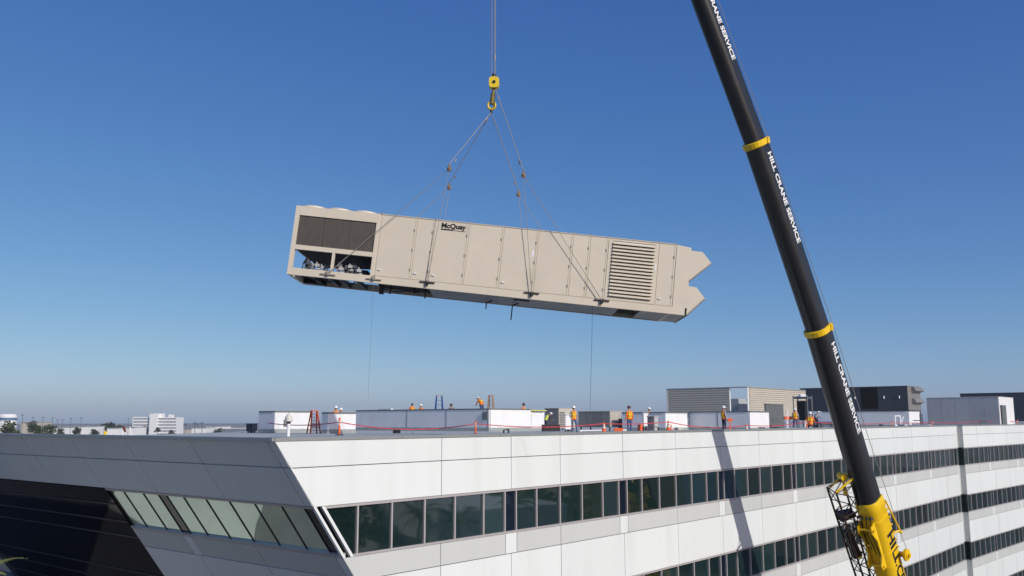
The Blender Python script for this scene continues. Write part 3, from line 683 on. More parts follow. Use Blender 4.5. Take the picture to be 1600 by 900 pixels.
# ------------------------------------------------------------------ things on the roof
def rp(x, D): 
    r = ray(x, 660); return V((r.x * D / r.y, D, ZR))
def roofz(y, D, x=800): return at(x, y, D).z
def curb(name, label, cat, cx, D, xl, xr, ytop, m=CURB, trim=CURB_T, group=None, deck=None, seams=(), flash=.28, z0=None, lengths=None):
    """hollow rooftop curb or casing: four walls, cap trim, base flashing, face joints"""
    P = rp(cx, D); ll = reach(P, e, xl) if lengths is None else lengths[0]; lr = reach(P, u, xr) if lengths is None else lengths[1]
    H = roofz(ytop, D, cx) - ZR
    t = empty(name, P, label, cat, group); zb = 0 if z0 is None else z0
    up = V((0, 0, 1)); th = .08
    def wall(A, B, nin):
        b = MB(); b.slab(A + up * (zb + flash), B + up * (zb + flash), B + up * (H - .1), A + up * (H - .1), nin * th); return b.build('wall', m, t)
    A, B, C_, D_ = P, P + u * lr, P + u * lr + e * ll, P + e * ll
    wall(A, B, e); wall(A + e * th, D_ , u); wall(B + e * th, C_, -u); wall(D_ + u * th, C_ - u * th, -e)
    b = MB()
    for q0, q1, nin in ((A, B, e), (A + e * .2, D_, u), (B + e * .2, C_, -u), (D_ + u * .2, C_ - u * .2, -e)):
        b.slab(q0 + up * (H - .099) - nin * .03, q1 + up * (H - .099) - nin * .03, q1 + up * H - nin * .03, q0 + up * H - nin * .03, nin * .2)
    b.build('cap_trim', trim, t)
    if flash:
        b = MB()
        for q0, q1, nin in ((A, B, e), (A, D_, u)):
            b.slab(q0 + up * (zb + flash - .001), q1 + up * (zb + flash - .001), q1 - nin * .06 + up * (zb - .0), q0 - nin * .06 + up * zb, nin * .09)
        b.build('base_flashing', FLASH, t)
    dz = (H - .35) if deck is None else deck
    b = MB(); b.slab(A + u * .1 + e * .1 + up * dz, B - u * .1 + e * .1 + up * dz, C_ - u * .1 - e * .1 + up * dz, D_ + u * .1 - e * .1 + up * dz, up * -.06); b.build('deck', WOOD if deck else m, t)
    for s in seams:
        b = MB(); d_, l_ = (e, s) if s > 0 else (u, -s)
        q = P + d_ * l_; o = -u if s > 0 else -e
        b.slab(q + up * (zb + flash) + o * .02, q + d_ * .06 + up * (zb + flash) + o * .02, q + d_ * .06 + up * (H - .101) + o * .02, q + up * (H - .101) + o * .02, o * -.019); b.build('joint_cover', trim, t)
    return t, P, ll, lr, H
cA = curb('roof_curb', 'white rooftop box with a small slatted vent, leftmost on the roof', 'rooftop box', 429, 64, 403, 485, 642, group='white boxes on the roof')
t, P, ll, lr, H = cA
for k in range(6):
    b = MB(); q = P + u * .75 + V((0, 0, .45 + k * .085)); b.slab(q - e * .03, q + u * .5 - e * .03, q + u * .5 + V((0, 0, .05)), q + V((0, 0, .05)), -e * .02); b.build('vent_slat', CURB_T, t)
cB = curb('roof_curb', 'small white rooftop box behind the second red delineator', 'rooftop box', 512, 60, 502, 555, 644, group='white boxes on the roof')
cC = curb('roof_curb', 'longest white rooftop box, shaded long side and bright end below the workers', 'rooftop box', 764, 72, 555, 829, 638, group='white boxes on the roof', deck=.2, seams=(.08, 4.6, 9.2, -.1))
t, P, ll, lr, H = cC
b = MB(); q = P + e * .1 - u * .03; b.slab(q + V((0, 0, .9)), q + e * .55 + V((0, 0, .9)), q + e * .55 + V((0, 0, 1.5)), q + V((0, 0, 1.5)), -u * .06); b.build('access_hatch', CURB_T, t)
cC2 = curb('roof_curb', 'narrow white rooftop box joined to the bright end of the longest one', 'rooftop box', 829.6, 76.4, 828.5, 850, 642, group='white boxes on the roof', flash=.2)
cG = curb('roof_curb', 'square white rooftop box behind the leaning pair of orange cones', 'rooftop box', 1040, 68, 972, 1074, 643.5, group='white boxes on the roof', deck=.06)
cH = curb('roof_curb', 'white rooftop box behind the worker with the orange sign', 'rooftop box', 1172, 68, 1077, 1202, 642, group='white boxes on the roof', seams=(2.6, 5.0))
# air conditioning casings
def casing(name, label, cat, cx, D, xl, xr, ytop, m, group=None, ml=None, slats=None, panels=3, z0=0.12, ybot=None):  # left-hand sides may take a darker material, putting their shade into the colour
    P = rp(cx, D); ll, lr = reach(P, e, xl), reach(P, u, xr); H = roofz(ytop, D, cx) - ZR
    if ybot: z0 = roofz(ybot, D, cx) - ZR
    t = empty(name, P, label, cat, group); up = V((0, 0, 1))
    b = MB(); b.slab(P + e * .04 + u * .04 + up * z0, P + u * (lr - .04) + e * .04 + up * z0, P + u * (lr - .04) + e * ll + up * z0, P + e * ll + u * .04 + up * z0, up * (H - z0 - .05)); b.build('body', ml or m, t)
    b = MB(); b.slab(P - u * .03 - e * .03 + up * (H - .049), P + u * (lr + .03) - e * .03 + up * (H - .049), P + u * (lr + .03) + e * (ll + .03) + up * (H - .049), P - u * .03 + e * (ll + .03) + up * (H - .049), up * .05); b.build('lid', m, t)
    n_ = max(1, panels)
    for k in range(n_):
        a_, c_ = .05 + (ll - .1) * k / n_ + .012, .05 + (ll - .1) * (k + 1) / n_ - .012
        b = MB(); b.slab(P + e * a_ + up * (z0 + .03), P + e * c_ + up * (z0 + .03), P + e * c_ + up * (H - .07), P + e * a_ + up * (H - .07), u * .035); b.build('side_panel', ml or m, t)
    b = MB(); b.slab(P + u * .05 + up * (z0 + .03), P + u * (lr - .05) + up * (z0 + .03), P + u * (lr - .05) + up * (H - .07), P + u * .05 + up * (H - .07), e * .035); pe = b.build('end_panel', m, t)
    if slats:
        for k in range(slats[4]):
            z = z0 + (H - z0) * (slats[2] + (slats[3] - slats[2]) * k / slats[4])
            b = MB(); q = P + u * (lr * slats[0]) + up * z; b.slab(q - e * .05, q + u * (lr * (slats[1] - slats[0])) - e * .05, q + u * (lr * (slats[1] - slats[0])) - e * .002 + up * .06, q - e * .002 + up * .06, up * .02); b.build('vent_slat', CURB_T, pe)
    if z0 > .05:
        b = MB()
        for s_, r_ in ((.1, .1), (ll - .2, .1), (.1, lr - .2), (ll - .2, lr - .2)): b.box(P + e * s_ + u * r_ + up * (z0 / 2), (.1, .1, z0))
        b.build('foot', DARK, t)
    return t, P, ll, lr, H
casing('air_handler', 'beige slatted air handler just right of the long white box', 'air conditioning unit', 873, 83, 851, 899, 637.5, TAN, 'air conditioners on the roof', BROWNG, (.05, .35, .1, .85, 9), 2)
casing('air_handler', 'dark brown air handler with a pale end behind the man in the middle', 'air conditioning unit', 953, 71, 903, 971, 642, TAN, 'air conditioners on the roof', BROWNG, None, 4, .3)
casing('air_handler', 'low slate grey casing behind the man with the striped orange top', 'air conditioning unit', 1003, 70, 966, 1010, 654, DKBLUE, 'air conditioners on the roof', DKBLUE, None, 3, .2)
casing('air_handler', 'small pale upright casing left of the orange cone pair', 'air conditioning unit', 1022, 62, 1011, 1029, 650, BLUEG, 'air conditioners on the roof', BROWNG, None, 1, .08)
casing('air_handler', 'pale hooded casing beside the small upright one', 'air conditioning unit', 1005.5, 64.5, 1004, 1013, 645, CURB, 'air conditioners on the roof', BLUEG, None, 1, .4)
casing('air_handler', 'small white condenser box behind the man in the middle', 'air conditioning unit', 884, 69, 882, 892, 648, CURB, 'air conditioners on the roof', CURB, None, 1, .15)
t = casing('electrical_cabinet', 'tall dark grey electrical cabinet in front of the beige louvred screen', 'cabinet', 1197, 77, 1195, 1225.5, 631, CABG, None, CABG, (.35, .8, .3, .5, 3), 1, .05)[0]
# louvred screen penthouse (open behind)
P = rp(1171, 92); ll, lr = reach(P, e, 1043), reach(P, u, 1260); H = roofz(604, 92, 1171) - ZR; zb = 1.05; up = V((0, 0, 1))
t = empty('equipment_screen', P, 'beige ribbed metal screen around roof equipment, open at one corner', 'screen wall')
def ribs(A, d, a0, a1, z0, z1, out, n, name, m):
    b = MB(); h = (z1 - z0) / n
    for k in range(n):
        zz = z0 + h * k
        b.prism([A + d * a0 + up * zz + out * .0, A + d * a0 + up * (zz + h * .12) + out * .09, A + d * a0 + up * (zz + h * .62) + out * .09, A + d * a0 + up * (zz + h * .8) + out * .0], d * (a1 - a0))
    b.slab(A + d * a0 + up * z0, A + d * a1 + up * z0, A + d * a1 + up * z1, A + d * a0 + up * z1, out * -.05)
    return b.build(name, m, t)
wo = reach(P, e, 1141)
ribs(P, e, wo, ll, zb, H - .1, -u, 13, 'siding', SIDING); ribs(P, u, .1, lr, zb, H - .1, -e, 14, 'siding', SIDING)
b = MB(); b.slab(P - u * .1 + up * (H - .099), P + e * ll - u * .1 + up * (H - .099), P + e * ll - u * .1 + up * H, P - u * .1 + up * H, u * .3); b.slab(P + u * .201 - e * .1 + up * (H - .099), P + u * lr - e * .1 + up * (H - .099), P + u * lr - e * .1 + up * H, P + u * .201 - e * .1 + up * H, e * .3); b.build('cap_trim', FLASH, t)
b = MB(); b.box(P + up * (H / 2 - .05) + e * .05, (.14, .14, H - .1)); b.box(P + e * wo + up * (H / 2 - .05) - e * .06, (.12, .12, H - .1)); b.box(P + e * (ll - .1) + up * (H / 2 - .05), (.14, .14, H - .1)); b.box(P + u * (lr - .1) + up * (H / 2 - .05) + e * .1, (.14, .14, H - .1)); b.build('post', CURB, t)
b = MB(); b.slab(P + u * 4 + e * 3 + up * .3, P + u * 4 + e * 9 + up * .3, P + u * 4 + e * 9 + up * 3.1, P + u * 4 + e * 3 + up * 3.1, u * 2.2)
tag(b.build('air_handler', BLUEG, base=P + u * 4 + e * 3), 'pale grey casing seen through the opening of the beige screen', 'air conditioning unit', 'air conditioners on the roof')
b = MB()
for k, (s_, h_) in enumerate(((.9, 2.9), (2.2, 1.7), (1.5, 1.3))): b.tube(P + e * s_ + u * 2.2, P + e * s_ + u * 2.2 + up * h_, .12, n=8); b.tube(P + e * s_ + u * 2.2 + up * h_, P + e * (s_ + .3) + u * 2.2 + up * h_, .12, n=8)
tag(b.build('riser_pipe', CURB, base=P + u * 2.2 + e), 'white riser pipes standing in the opening of the beige screen', 'pipe')
# rooftop unit on its curb, twin of the hanging one, its shade painted dark
cK = curb('roof_curb', 'pale curb carrying the long dark rooftop unit', 'rooftop box', 1421, 103, 1285, 1438, 641.5, CURB, group='white boxes on the roof')
t, P, ll, lr, H = casing('rooftop_unit', 'long rooftop unit coloured dark for its shade, with intake hoods, right of the crane boom', 'air conditioning unit', 1421, 103, 1252, 1441, 602.5, BROWNG, 'large dark rooftop units', DKBLUE, None, 7, 0, 641)
zk = roofz(641, 103, 1421) - ZR
for z0, z1 in ((zk + .15, zk + 1.35), (zk + 1.42, H - .1)):
    b = MB(); q = P + u * lr * .3; h = z1 - z0
    b.prism([q + up * (z0 + .5 * h) - e * .001, q + up * z1 - e * .001, q + up * z1 - e * .28, q + up * (z1 - .35 * h) - e * .5][::-1], u * (lr * .68)); b.build('intake_hood', BROWNG, t)
b = MB(); b.slab(P + e * 3.3 - u * .02 + up * (zk + .2), P + e * 5.2 - u * .02 + up * (zk + .2), P + e * 5.2 - u * .02 + up * (H - .15), P + e * 3.3 - u * .02 + up * (H - .15), u * .015); b.build('louver_opening', BLACKV, t)
for s_ in (.9, 2.6, 5.9): 
    b = MB(); b.box(P + e * s_ - u * .03 + up * (zk + 1.5), (.1, .06, .3)); b.build('handle', WHT, t)
Pf = rp(1399, 96); b = MB()
for s_ in (0, 1.75): b.box(Pf + u * s_ + up * .75, (.12, .12, 1.1))
b.box(Pf + u * .87 + up * .25, (.12, .12, .1)); b.slab(Pf + u * 0 + up * .2, Pf + u * 1.75 + up * .2, Pf + u * 1.75 + up * .3, Pf + up * .3, e * .1); b.slab(Pf + up * 1.2, Pf + u * 1.75 + up * 1.2, Pf + u * 1.75 + up * 1.3, Pf + up * 1.3, e * .1)
b.slab(Pf + u * 2.1 + up * .5, Pf + u * 3 + up * 1.2, Pf + u * 3.1 + up * 1.15, Pf + u * 2.2 + up * .45, e * .1)
tag(b.build('support_frame', CURB, base=Pf), 'white tubular frame standing under the hooded end of the dark unit', 'frame')
P = rp(1263, 88); t = empty('condenser_unit', P, 'open condenser frame with two fans at the right end of the beige screen', 'air conditioning unit'); H = roofz(618, 88, 1263) - ZR
b = MB()
for a_, c_ in ((0, 0), (1.15, 0), (0, 1.4), (1.15, 1.4)): b.box(P + u * a_ + e * c_ + up * (H / 2), (.09, .09, H))
b.slab(P + up * (H - .3), P + u * 1.15 + up * (H - .3), P + u * 1.15 + e * 1.4 + up * (H - .3), P + e * 1.4 + up * (H - .3), up * .2); b.build('frame', GALV, t)
b = MB(); b.slab(P + u * .1 + e * .3 + up * .8, P + u * .9 + e * .3 + up * .8, P + u * .9 + e * .3 + up * (H - .5), P + u * .1 + e * .3 + up * (H - .5), e * .8); b.build('motor_box', DARK, t)
for k in (.25, .85): b = MB(); b.lathe(P + u * k + e * .7 + up * (H - .099), [(.24, 0), (.24, .2), (.2, .24)], 14); b.build('fan', CURB, t)
casing('rooftop_unit', 'large casing at the far right, sides coloured blue grey for shade, lit end white', 'air conditioning unit', 1563, 112, 1450, 1586, 619.5, CURB, 'large rooftop casings', BLUEG, None, 5, .1)
casing('rooftop_unit', 'dark slate unit half hidden behind the blue grey casing', 'air conditioning unit', 1652, 126, 1503, 1672, 612, DKBLUE, 'large rooftop casings', DKBLUE, None, 5, .6)
casing('electrical_cabinet', 'slim dark cabinet at the white end of the blue grey casing', 'cabinet', 1567, 108, 1564.5, 1574, 633, CABG, None, CABG, None, 1, .05)
casing('air_handler', 'dark blue casing at the left edge of the roof equipment', 'air conditioning unit', 394, 66, 383, 402, 661.5, BROWNG, 'air conditioners on the roof', DKBLUE, None, 3, .1)
# low pipes and brackets
def pipes(label, x, D, segs, m=GALV, cat='pipe', r=.05, name='roof_pipe'):
    P = rp(x, D); b = MB()
    for pts in segs: b.path([P + u * p[0] + up * p[1] + e * (p[2] if len(p) > 2 else 0) for p in pts], r)
    return tag(b.build(name, m, base=P), label, cat)
pipes('short bent black vent pipe in front of the long white box', 787, 52, [[(0, 0), (0, .28), (.1, .3)], [(.25, .32), (.5, .3)], [(.42, .3), (.42, .1)]], DARK, r=.04)
pipes('short white stub pipe in front of the long shaded box', 645, 57, [[(0, 0), (0, .3)]], CURB, r=.045)
pipes('black pipe bracket at the foot of the white box near the sign', 1188, 64, [[(0, 0), (0, .3)], [(-.3, .3), (.7, .3)], [(.6, .3), (.6, .18)]], DARK, r=.035)
pipes('dark pipe support on the roof right of the boom', 1375, 92, [[(0, 0), (0, .35)], [(-.2, .35), (.7, .35)], [(.6, .35), (.6, 0)]], DARK, r=.05)
pipes('long grey pipe lying along the roof behind the kneeling man', 1280, 80, [[(0, .55), (6, .55)], [(.5, 0), (.5, .5)], [(3, 0), (3, .5)]], GALV, r=.14)
pipes('thin conduit run on low feet between the box and the brown unit', 905, 64, [[(0, .12), (3.2, .12)], [(.2, 0), (.2, .12)], [(2.8, 0), (2.8, .12)]], CURB, r=.05)
pipes('low pipes and fittings on the roof under the hooded dark unit', 1425, 96, [[(0, .4), (4, .4)], [(.5, .75), (3.5, .75)], [(3, 0), (3, 1.5)], [(3.8, 0), (3.8, 1.5)], [(3, 1.2), (3.8, 1.2)], [(3, .9), (3.8, .9)]], GALV, r=.05)
for k, (x, D, w_, h_, m_, lb) in enumerate(((973, 64, .5, .22, CURB, 'flat white carton beside the red tool box'), (1001, 66, .3, .5, ORANGE, 'small red canister left of the pale casings'), (1212, 70, .5, .25, DARK, 'dark crate before the electrical cabinet'), (1275, 74, .6, .4, DARK, 'dark tool bag by the squatting man'), (1300, 84, 1.6, .3, CURB, 'white bundle on the roof left of the boom'), (1410, 92, .9, .35, BLUEG, 'grey crate on the roof under the hooded unit'), (1438, 98, 2.2, .3, CURB, 'long pale bundle on the roof near the right delineators'), (1520, 100, .8, .25, DARK, 'low dark crate before the blue grey casing'), (620, 62, .5, .2, DARK, 'small dark block on the roof before the long box'), (1060, 65, .4, .3, TAN, 'tan carton at the foot of the square box'))):
    P = rp(x, D); b = MB(); Rz = M.Rotation(.4 * k, 3, 'Z'); b.box(P + up * (h_ / 2), (w_, .4, h_), Rz); b.box(P + up * (h_ + .012), (w_ * .8, .43, .024), Rz); b.box(P + up * (h_ * .5), (w_ * 1.02, .08, h_ * .9), Rz); tag(b.build('crate' if m_ is DARK else 'carton', m_, base=P), lb, 'crate' if m_ is DARK else 'carton', 'small goods on the roof')
for k, (x, D, lb) in enumerate(((1180, 68, 'black hose snaking before the white box near the cabinet'), (1290, 78, 'black hose trailing right of the squatting man'), (1000, 63, 'black hose lying between the two men and the cones'), (1480, 100, 'black hose on the roof before the blue grey casing'))):
    P = rp(x, D); r = random.Random(k); pts = [P + u * (.35 * i) + e * (.5 * math.sin(i * 1.1 + k)) + up * .04 for i in range(12)]; b = MB(); b.path(pts, .035, 6); tag(b.build('hose', DARK, base=P), lb, 'hose', 'hoses on the roof')
P = rp(1030, 63); b = MB(); b.box(P + up * .18 - u * .6, (.5, .4, .36)); tag(b.build('tool_box', DARK, base=P), 'black tool box on the roof left of the orange cone pair', 'tool box')
P = rp(966, 63); b = MB(); b.box(P + up * .15, (.6, .4, .3)); tag(b.build('tool_box', ORANGE, base=P), 'red tool box beside the man with the striped orange top', 'tool box')
P = rp(853, 69); b = MB(); b.box(P + up * .28 + u * .6, (1.3, .5, .5), M.Rotation(.4, 3, 'Z')); tag(b.build('crate', DARK, base=P), 'dark crate on the roof beside the long white box end', 'crate')
# yellow board on the narrow box
t, P, ll, lr, H = cC2; b = MB(); q = P + up * (H + .004) - e * .05; b.slab(q - u * .4, q + u * (lr + .3), q + u * (lr + .3) + up * .06, q - u * .4 + up * .06, e * .4)
tag(b.build('board', YBOARD, base=q), 'yellow board lying across the narrow white box', 'board')
b = MB(); q = cC[1] + e * 11.2 + up * (cC[4] + .003); b.slab(q - u * .05, q + e * 1.6 - u * .05, q + e * 1.6 + u * .25, q + u * .25, up * .09)
tag(b.build('sheet_bundle', CURB, base=q), 'white folded sheet on the rim of the longest box', 'sheet')
# dome camera on a post
P = rp(451, 50); zt = roofz(645, 50, 451) - ZR; t = empty('camera_post', P, 'cream dome camera on a white post in front of the leftmost box', 'camera')
b = MB(); b.tube(P, P + up * (zt - .55), .09, n=12); b.build('post', CURB, t)
b = MB(); b.lathe(P + up * (zt - .5), [(.13, 0), (.21, .05), (.21, .2), (.17, .32), (.08, .42), (.04, .5)], 18); b.build('dome', CREAM, t, smooth=True)
b = MB(); b.lathe(P + up * (zt - .62), [(.03, 0), (.09, .02), (.12, .06), (.13, .118)], 16); b.build('lens', LENS, t, smooth=True)
# small dish and marker at the left parapet
P = V((at(192, 670, 40).x, 40, ZR)); zt = roofz(667, 40, 192); b = MB(); t = empty('roof_dish', P, 'small tilted dark red dish above the left parapet', 'dish')
b.lathe(V((P.x, 40, zt - .12)), [(.02, 0), (.12, .04), (.15, .08)], 14, R=M.Rotation(-1.1, 3, 'X') @ M.Rotation(.8, 3, 'Y')); b.build('dish', mat('dish_red', (.25, .06, .04), .5), t)
b = MB(); b.tube(P, V((P.x, 40, zt - .12)), .03); b.tube(P + V((.45, 0, 0)), V((P.x + .3, 40, zt)), .025); b.build('mast', CURB, t)
P = V((at(165, 670, 40).x, 40, ZR)); b = MB(); b.lathe(P, [(.04, 0), (.04, .2), (.07, .22), (.07, .38), (.03, .4)], 12); tag(b.build('marker_post', YEL2, base=P), 'small yellow marker post on the roof edge left of the dish', 'marker')

# delineators, cones and tape
def post_mesh():
    t = bpy.data.objects.new('delineator', None); col.objects.link(t); ORIG[t.name] = V((0, 0, 0))
    b = MB(); b.lathe((0, 0, .05), [(.052, 0), (.045, .8), (.03, .84), (.045, .88), (.045, .93), (.02, .95)], 12); b.build('tube', ORANGE, t, smooth=True)
    b = MB(); b.lathe((0, 0, 0), [(.2, 0), (.2, .04), (.1, .06)], 8); b.build('base', DARK, t)
    b = MB(); b.lathe((0, 0, .58), [(.052, 0), (.051, .08)], 12); b.lathe((0, 0, .72), [(.050, 0), (.049, .08)], 12); b.build('sleeve', SILVER, t)
    return t
def cone_mesh():
    t = bpy.data.objects.new('traffic_cone', None); col.objects.link(t); ORIG[t.name] = V((0, 0, 0))
    b = MB(); b.lathe((0, 0, .035), [(.15, 0), (.13, .03), (.035, .66), (.025, .67)], 16); b.build('body', ORANGE, t, smooth=True)
    b = MB(); b.box((0, 0, .018), (.36, .36, .035)); b.build('base', ORANGE, t)
    b = MB(); b.lathe((0, 0, .32), [(.099, 0), (.082, .13)], 16); b.lathe((0, 0, .5), [(.068, 0), (.058, .08)], 16); b.build('sleeve', SILVER, t)
    return t
dl, cn = post_mesh(), cone_mesh(); kids_of(dl)
DEL = [(415, 65, .97, 'd', 'at the left in front of the leftmost white box'), (530.5, 53.5, 1.02, 'd', 'in front of the small white box'), (743, 56, .86, 'd', 'in front of the shaded long white box'),
       (943.5, 60, 1.0, 'c', 'alone right of the man in the middle'), (1044.5, 62, .80 / .7, 'c', 'tallest of the pair by the square white box'), (1049, 61.5, .75, 'c', 'squat one of the pair by the square white box'),
       (1166.5, 66, .72, 'c', 'in front of the white box near the orange sign'), (1260, 72, .92, 'd', 'between the striding man and the squatting man'),
       (1394, 90, .72, 'd', 'just right of the boom'), (1457, 100, .75, 'd', 'in front of the bright far right parapet end'), (1531, 110, .85, 'd', 'in front of the blue grey casing'), (1590, 118, .85, 'd', 'nearest to the right picture edge')]
used = set(); tops = []
for x, D, sc, k, lb in DEL:
    src = dl if k == 'd' else cn; nm = 'red delineator post, ' if k == 'd' else 'orange cone, '
    o = src if k not in used else copy_tree(src, (0, 0, 0)); used.add(k)
    o.location = rp(x, D); o.scale = (sc * 1.25, sc * 1.25, sc); tops.append(rp(x, D) + up * (.72 * sc if k == 'd' else .6 * sc)); tag(o, nm + lb, 'delineator' if k == 'd' else 'cone', 'delineators and cones along the roof edge')
def span(A, B, sag, label):
    b = MB(); n = 14; pts = [A.lerp(B, i / n) + up * (-sag * 4 * (i / n) * (1 - i / n)) for i in range(n + 1)]
    h = up * .055
    for p, q in zip(pts, pts[1:]): b.slab(p, q, q + h, p + h, V((.004, .012, 0)))
    tag(b.build('barrier_tape', TAPE, base=A), label, 'tape', 'red tape strung between the delineators')
T_ = tops
span(T_[0], T_[1], .18, 'red tape from the leftmost delineator to the one by the small box'); span(T_[1], T_[2], .38, 'red tape sagging in front of the long shaded box')
span(T_[2], T_[3], .22, 'red tape passing the bright end of the long box'); span(T_[3], T_[4], .08, 'red tape passing the man with the striped orange top'); span(T_[4], T_[6], .26, 'red tape sagging in front of the worker with the sign')
span(T_[6], T_[7], .16, 'red tape from the cone to the post by the striding man'); span(T_[7], T_[8], .15, 'red tape running behind the crane boom'); span(T_[8], T_[9], .05, 'red tape just right of the boom'); span(T_[9], T_[10], .1, 'red tape along the blue grey casing'); span(T_[10], T_[11], .08, 'red tape at the far right end')
P = rp(1140.5, 64); t = empty('sign_stand', P, 'orange flag sign on a stand in front of the worker', 'sign')
b = MB(); b.tube(P, P + up * .7, .035); b.tube(P - u * .25, P + up * .35, .025); b.tube(P + u * .25, P + up * .35, .025); b.build('stand', ORANGE, t)
b = MB(); b.box(P + up * .84, (.26, .16, .22)); b.tube(P + up * .82 - V((.28, 0, 0)), P + up * .9 + V((.28, 0, 0)), .03); b.build('head', ORANGE, t)
P = rp(1229, 76); t = empty('work_stand', P, 'red and white work stand beside the striding man', 'stand')
b = MB(); b.tube(P, P + up * 1.45, .05); b.tube(P + u * .25, P + u * .25 + up * 1.7, .05); b.build('post', CURB, t)
b = MB(); b.box(P + up * 1.0 + u * .5, (.7, .4, .25)); b.box(P + up * 1.0 - u * .15, (.25, .3, .25)); b.build('cover', ORANGE, t)
b = MB(); 
for k in (.6, 1.4): b.tube(P + u * k, P + u * k + up * .85, .05)
b.tube(P + u * .6 + up * .85, P + u * 1.4 + up * .85, .05); b.build('rail', CURB, t)

# ladders
def ladder(label, P, h, spread, d, m, n=5, yaw=V((1, 0, 0)), wd=.28):
    t = empty('step_ladder', P, label, 'ladder', 'ladders on the roof'); A = P + up * h; y = yaw; f = up.cross(y)
    b = MB()
    for s in (-1, 1): b.tube(P + y * (s * wd) - f * spread, A + y * (s * wd * .55) - f * .05, .055, n=6)
    b.build('front_rail', m, t)
    b = MB()
    for s in (-1, 1): b.tube(P + y * (s * wd) + f * spread, A + y * (s * wd * .55) + f * .05, .05, n=6)
    b.tube(P.lerp(A, .35) + y * wd * .8 + f * spread * .65, P.lerp(A, .35) - y * wd * .8 + f * spread * .65, .02); b.build('back_rail', m, t)
    for k in range(1, n + 1):
        q = k / (n + 1); b = MB(); w_ = wd * (1 - .45 * q); c = P.lerp(A, q) - f * (spread * (1 - q) + .05 * q); b.box(c, (w_ * 2, .09, .03), M((y, f, up)).transposed()); b.build('step', m, t)
    b = MB(); b.box(A + up * .02, (wd * 1.3, .2, .05), M((y, f, up)).transposed()); b.build('top_cap', ORANGE if m is not LADB else LADT, t)
Pc_ = cC[1]
dk = ZR + .2
Pl = at(686, 640, 78.75); ladder('blue step ladder standing in the long box', V((Pl.x, 78.75, dk)), roofz(618, 78.75) - dk, .35, 70, LADB, 6, V((.95, .3, 0)).normalized(), .42)
Pl = at(767, 640, 77); ladder('tan step ladder beside the bending man above the bright box end', V((Pl.x, 77, dk)), roofz(618.5, 77) - dk, .3, 68, LADT, 6, V((.9, -.43, 0)).normalized(), .32)
Pl = rp(490.5, 61.5); ladder('orange step ladder leaning between the two leftmost white boxes', Pl, roofz(641.5, 61.5) - ZR, .3, 61, LADR, 6, V((.8, .6, 0)), .36)
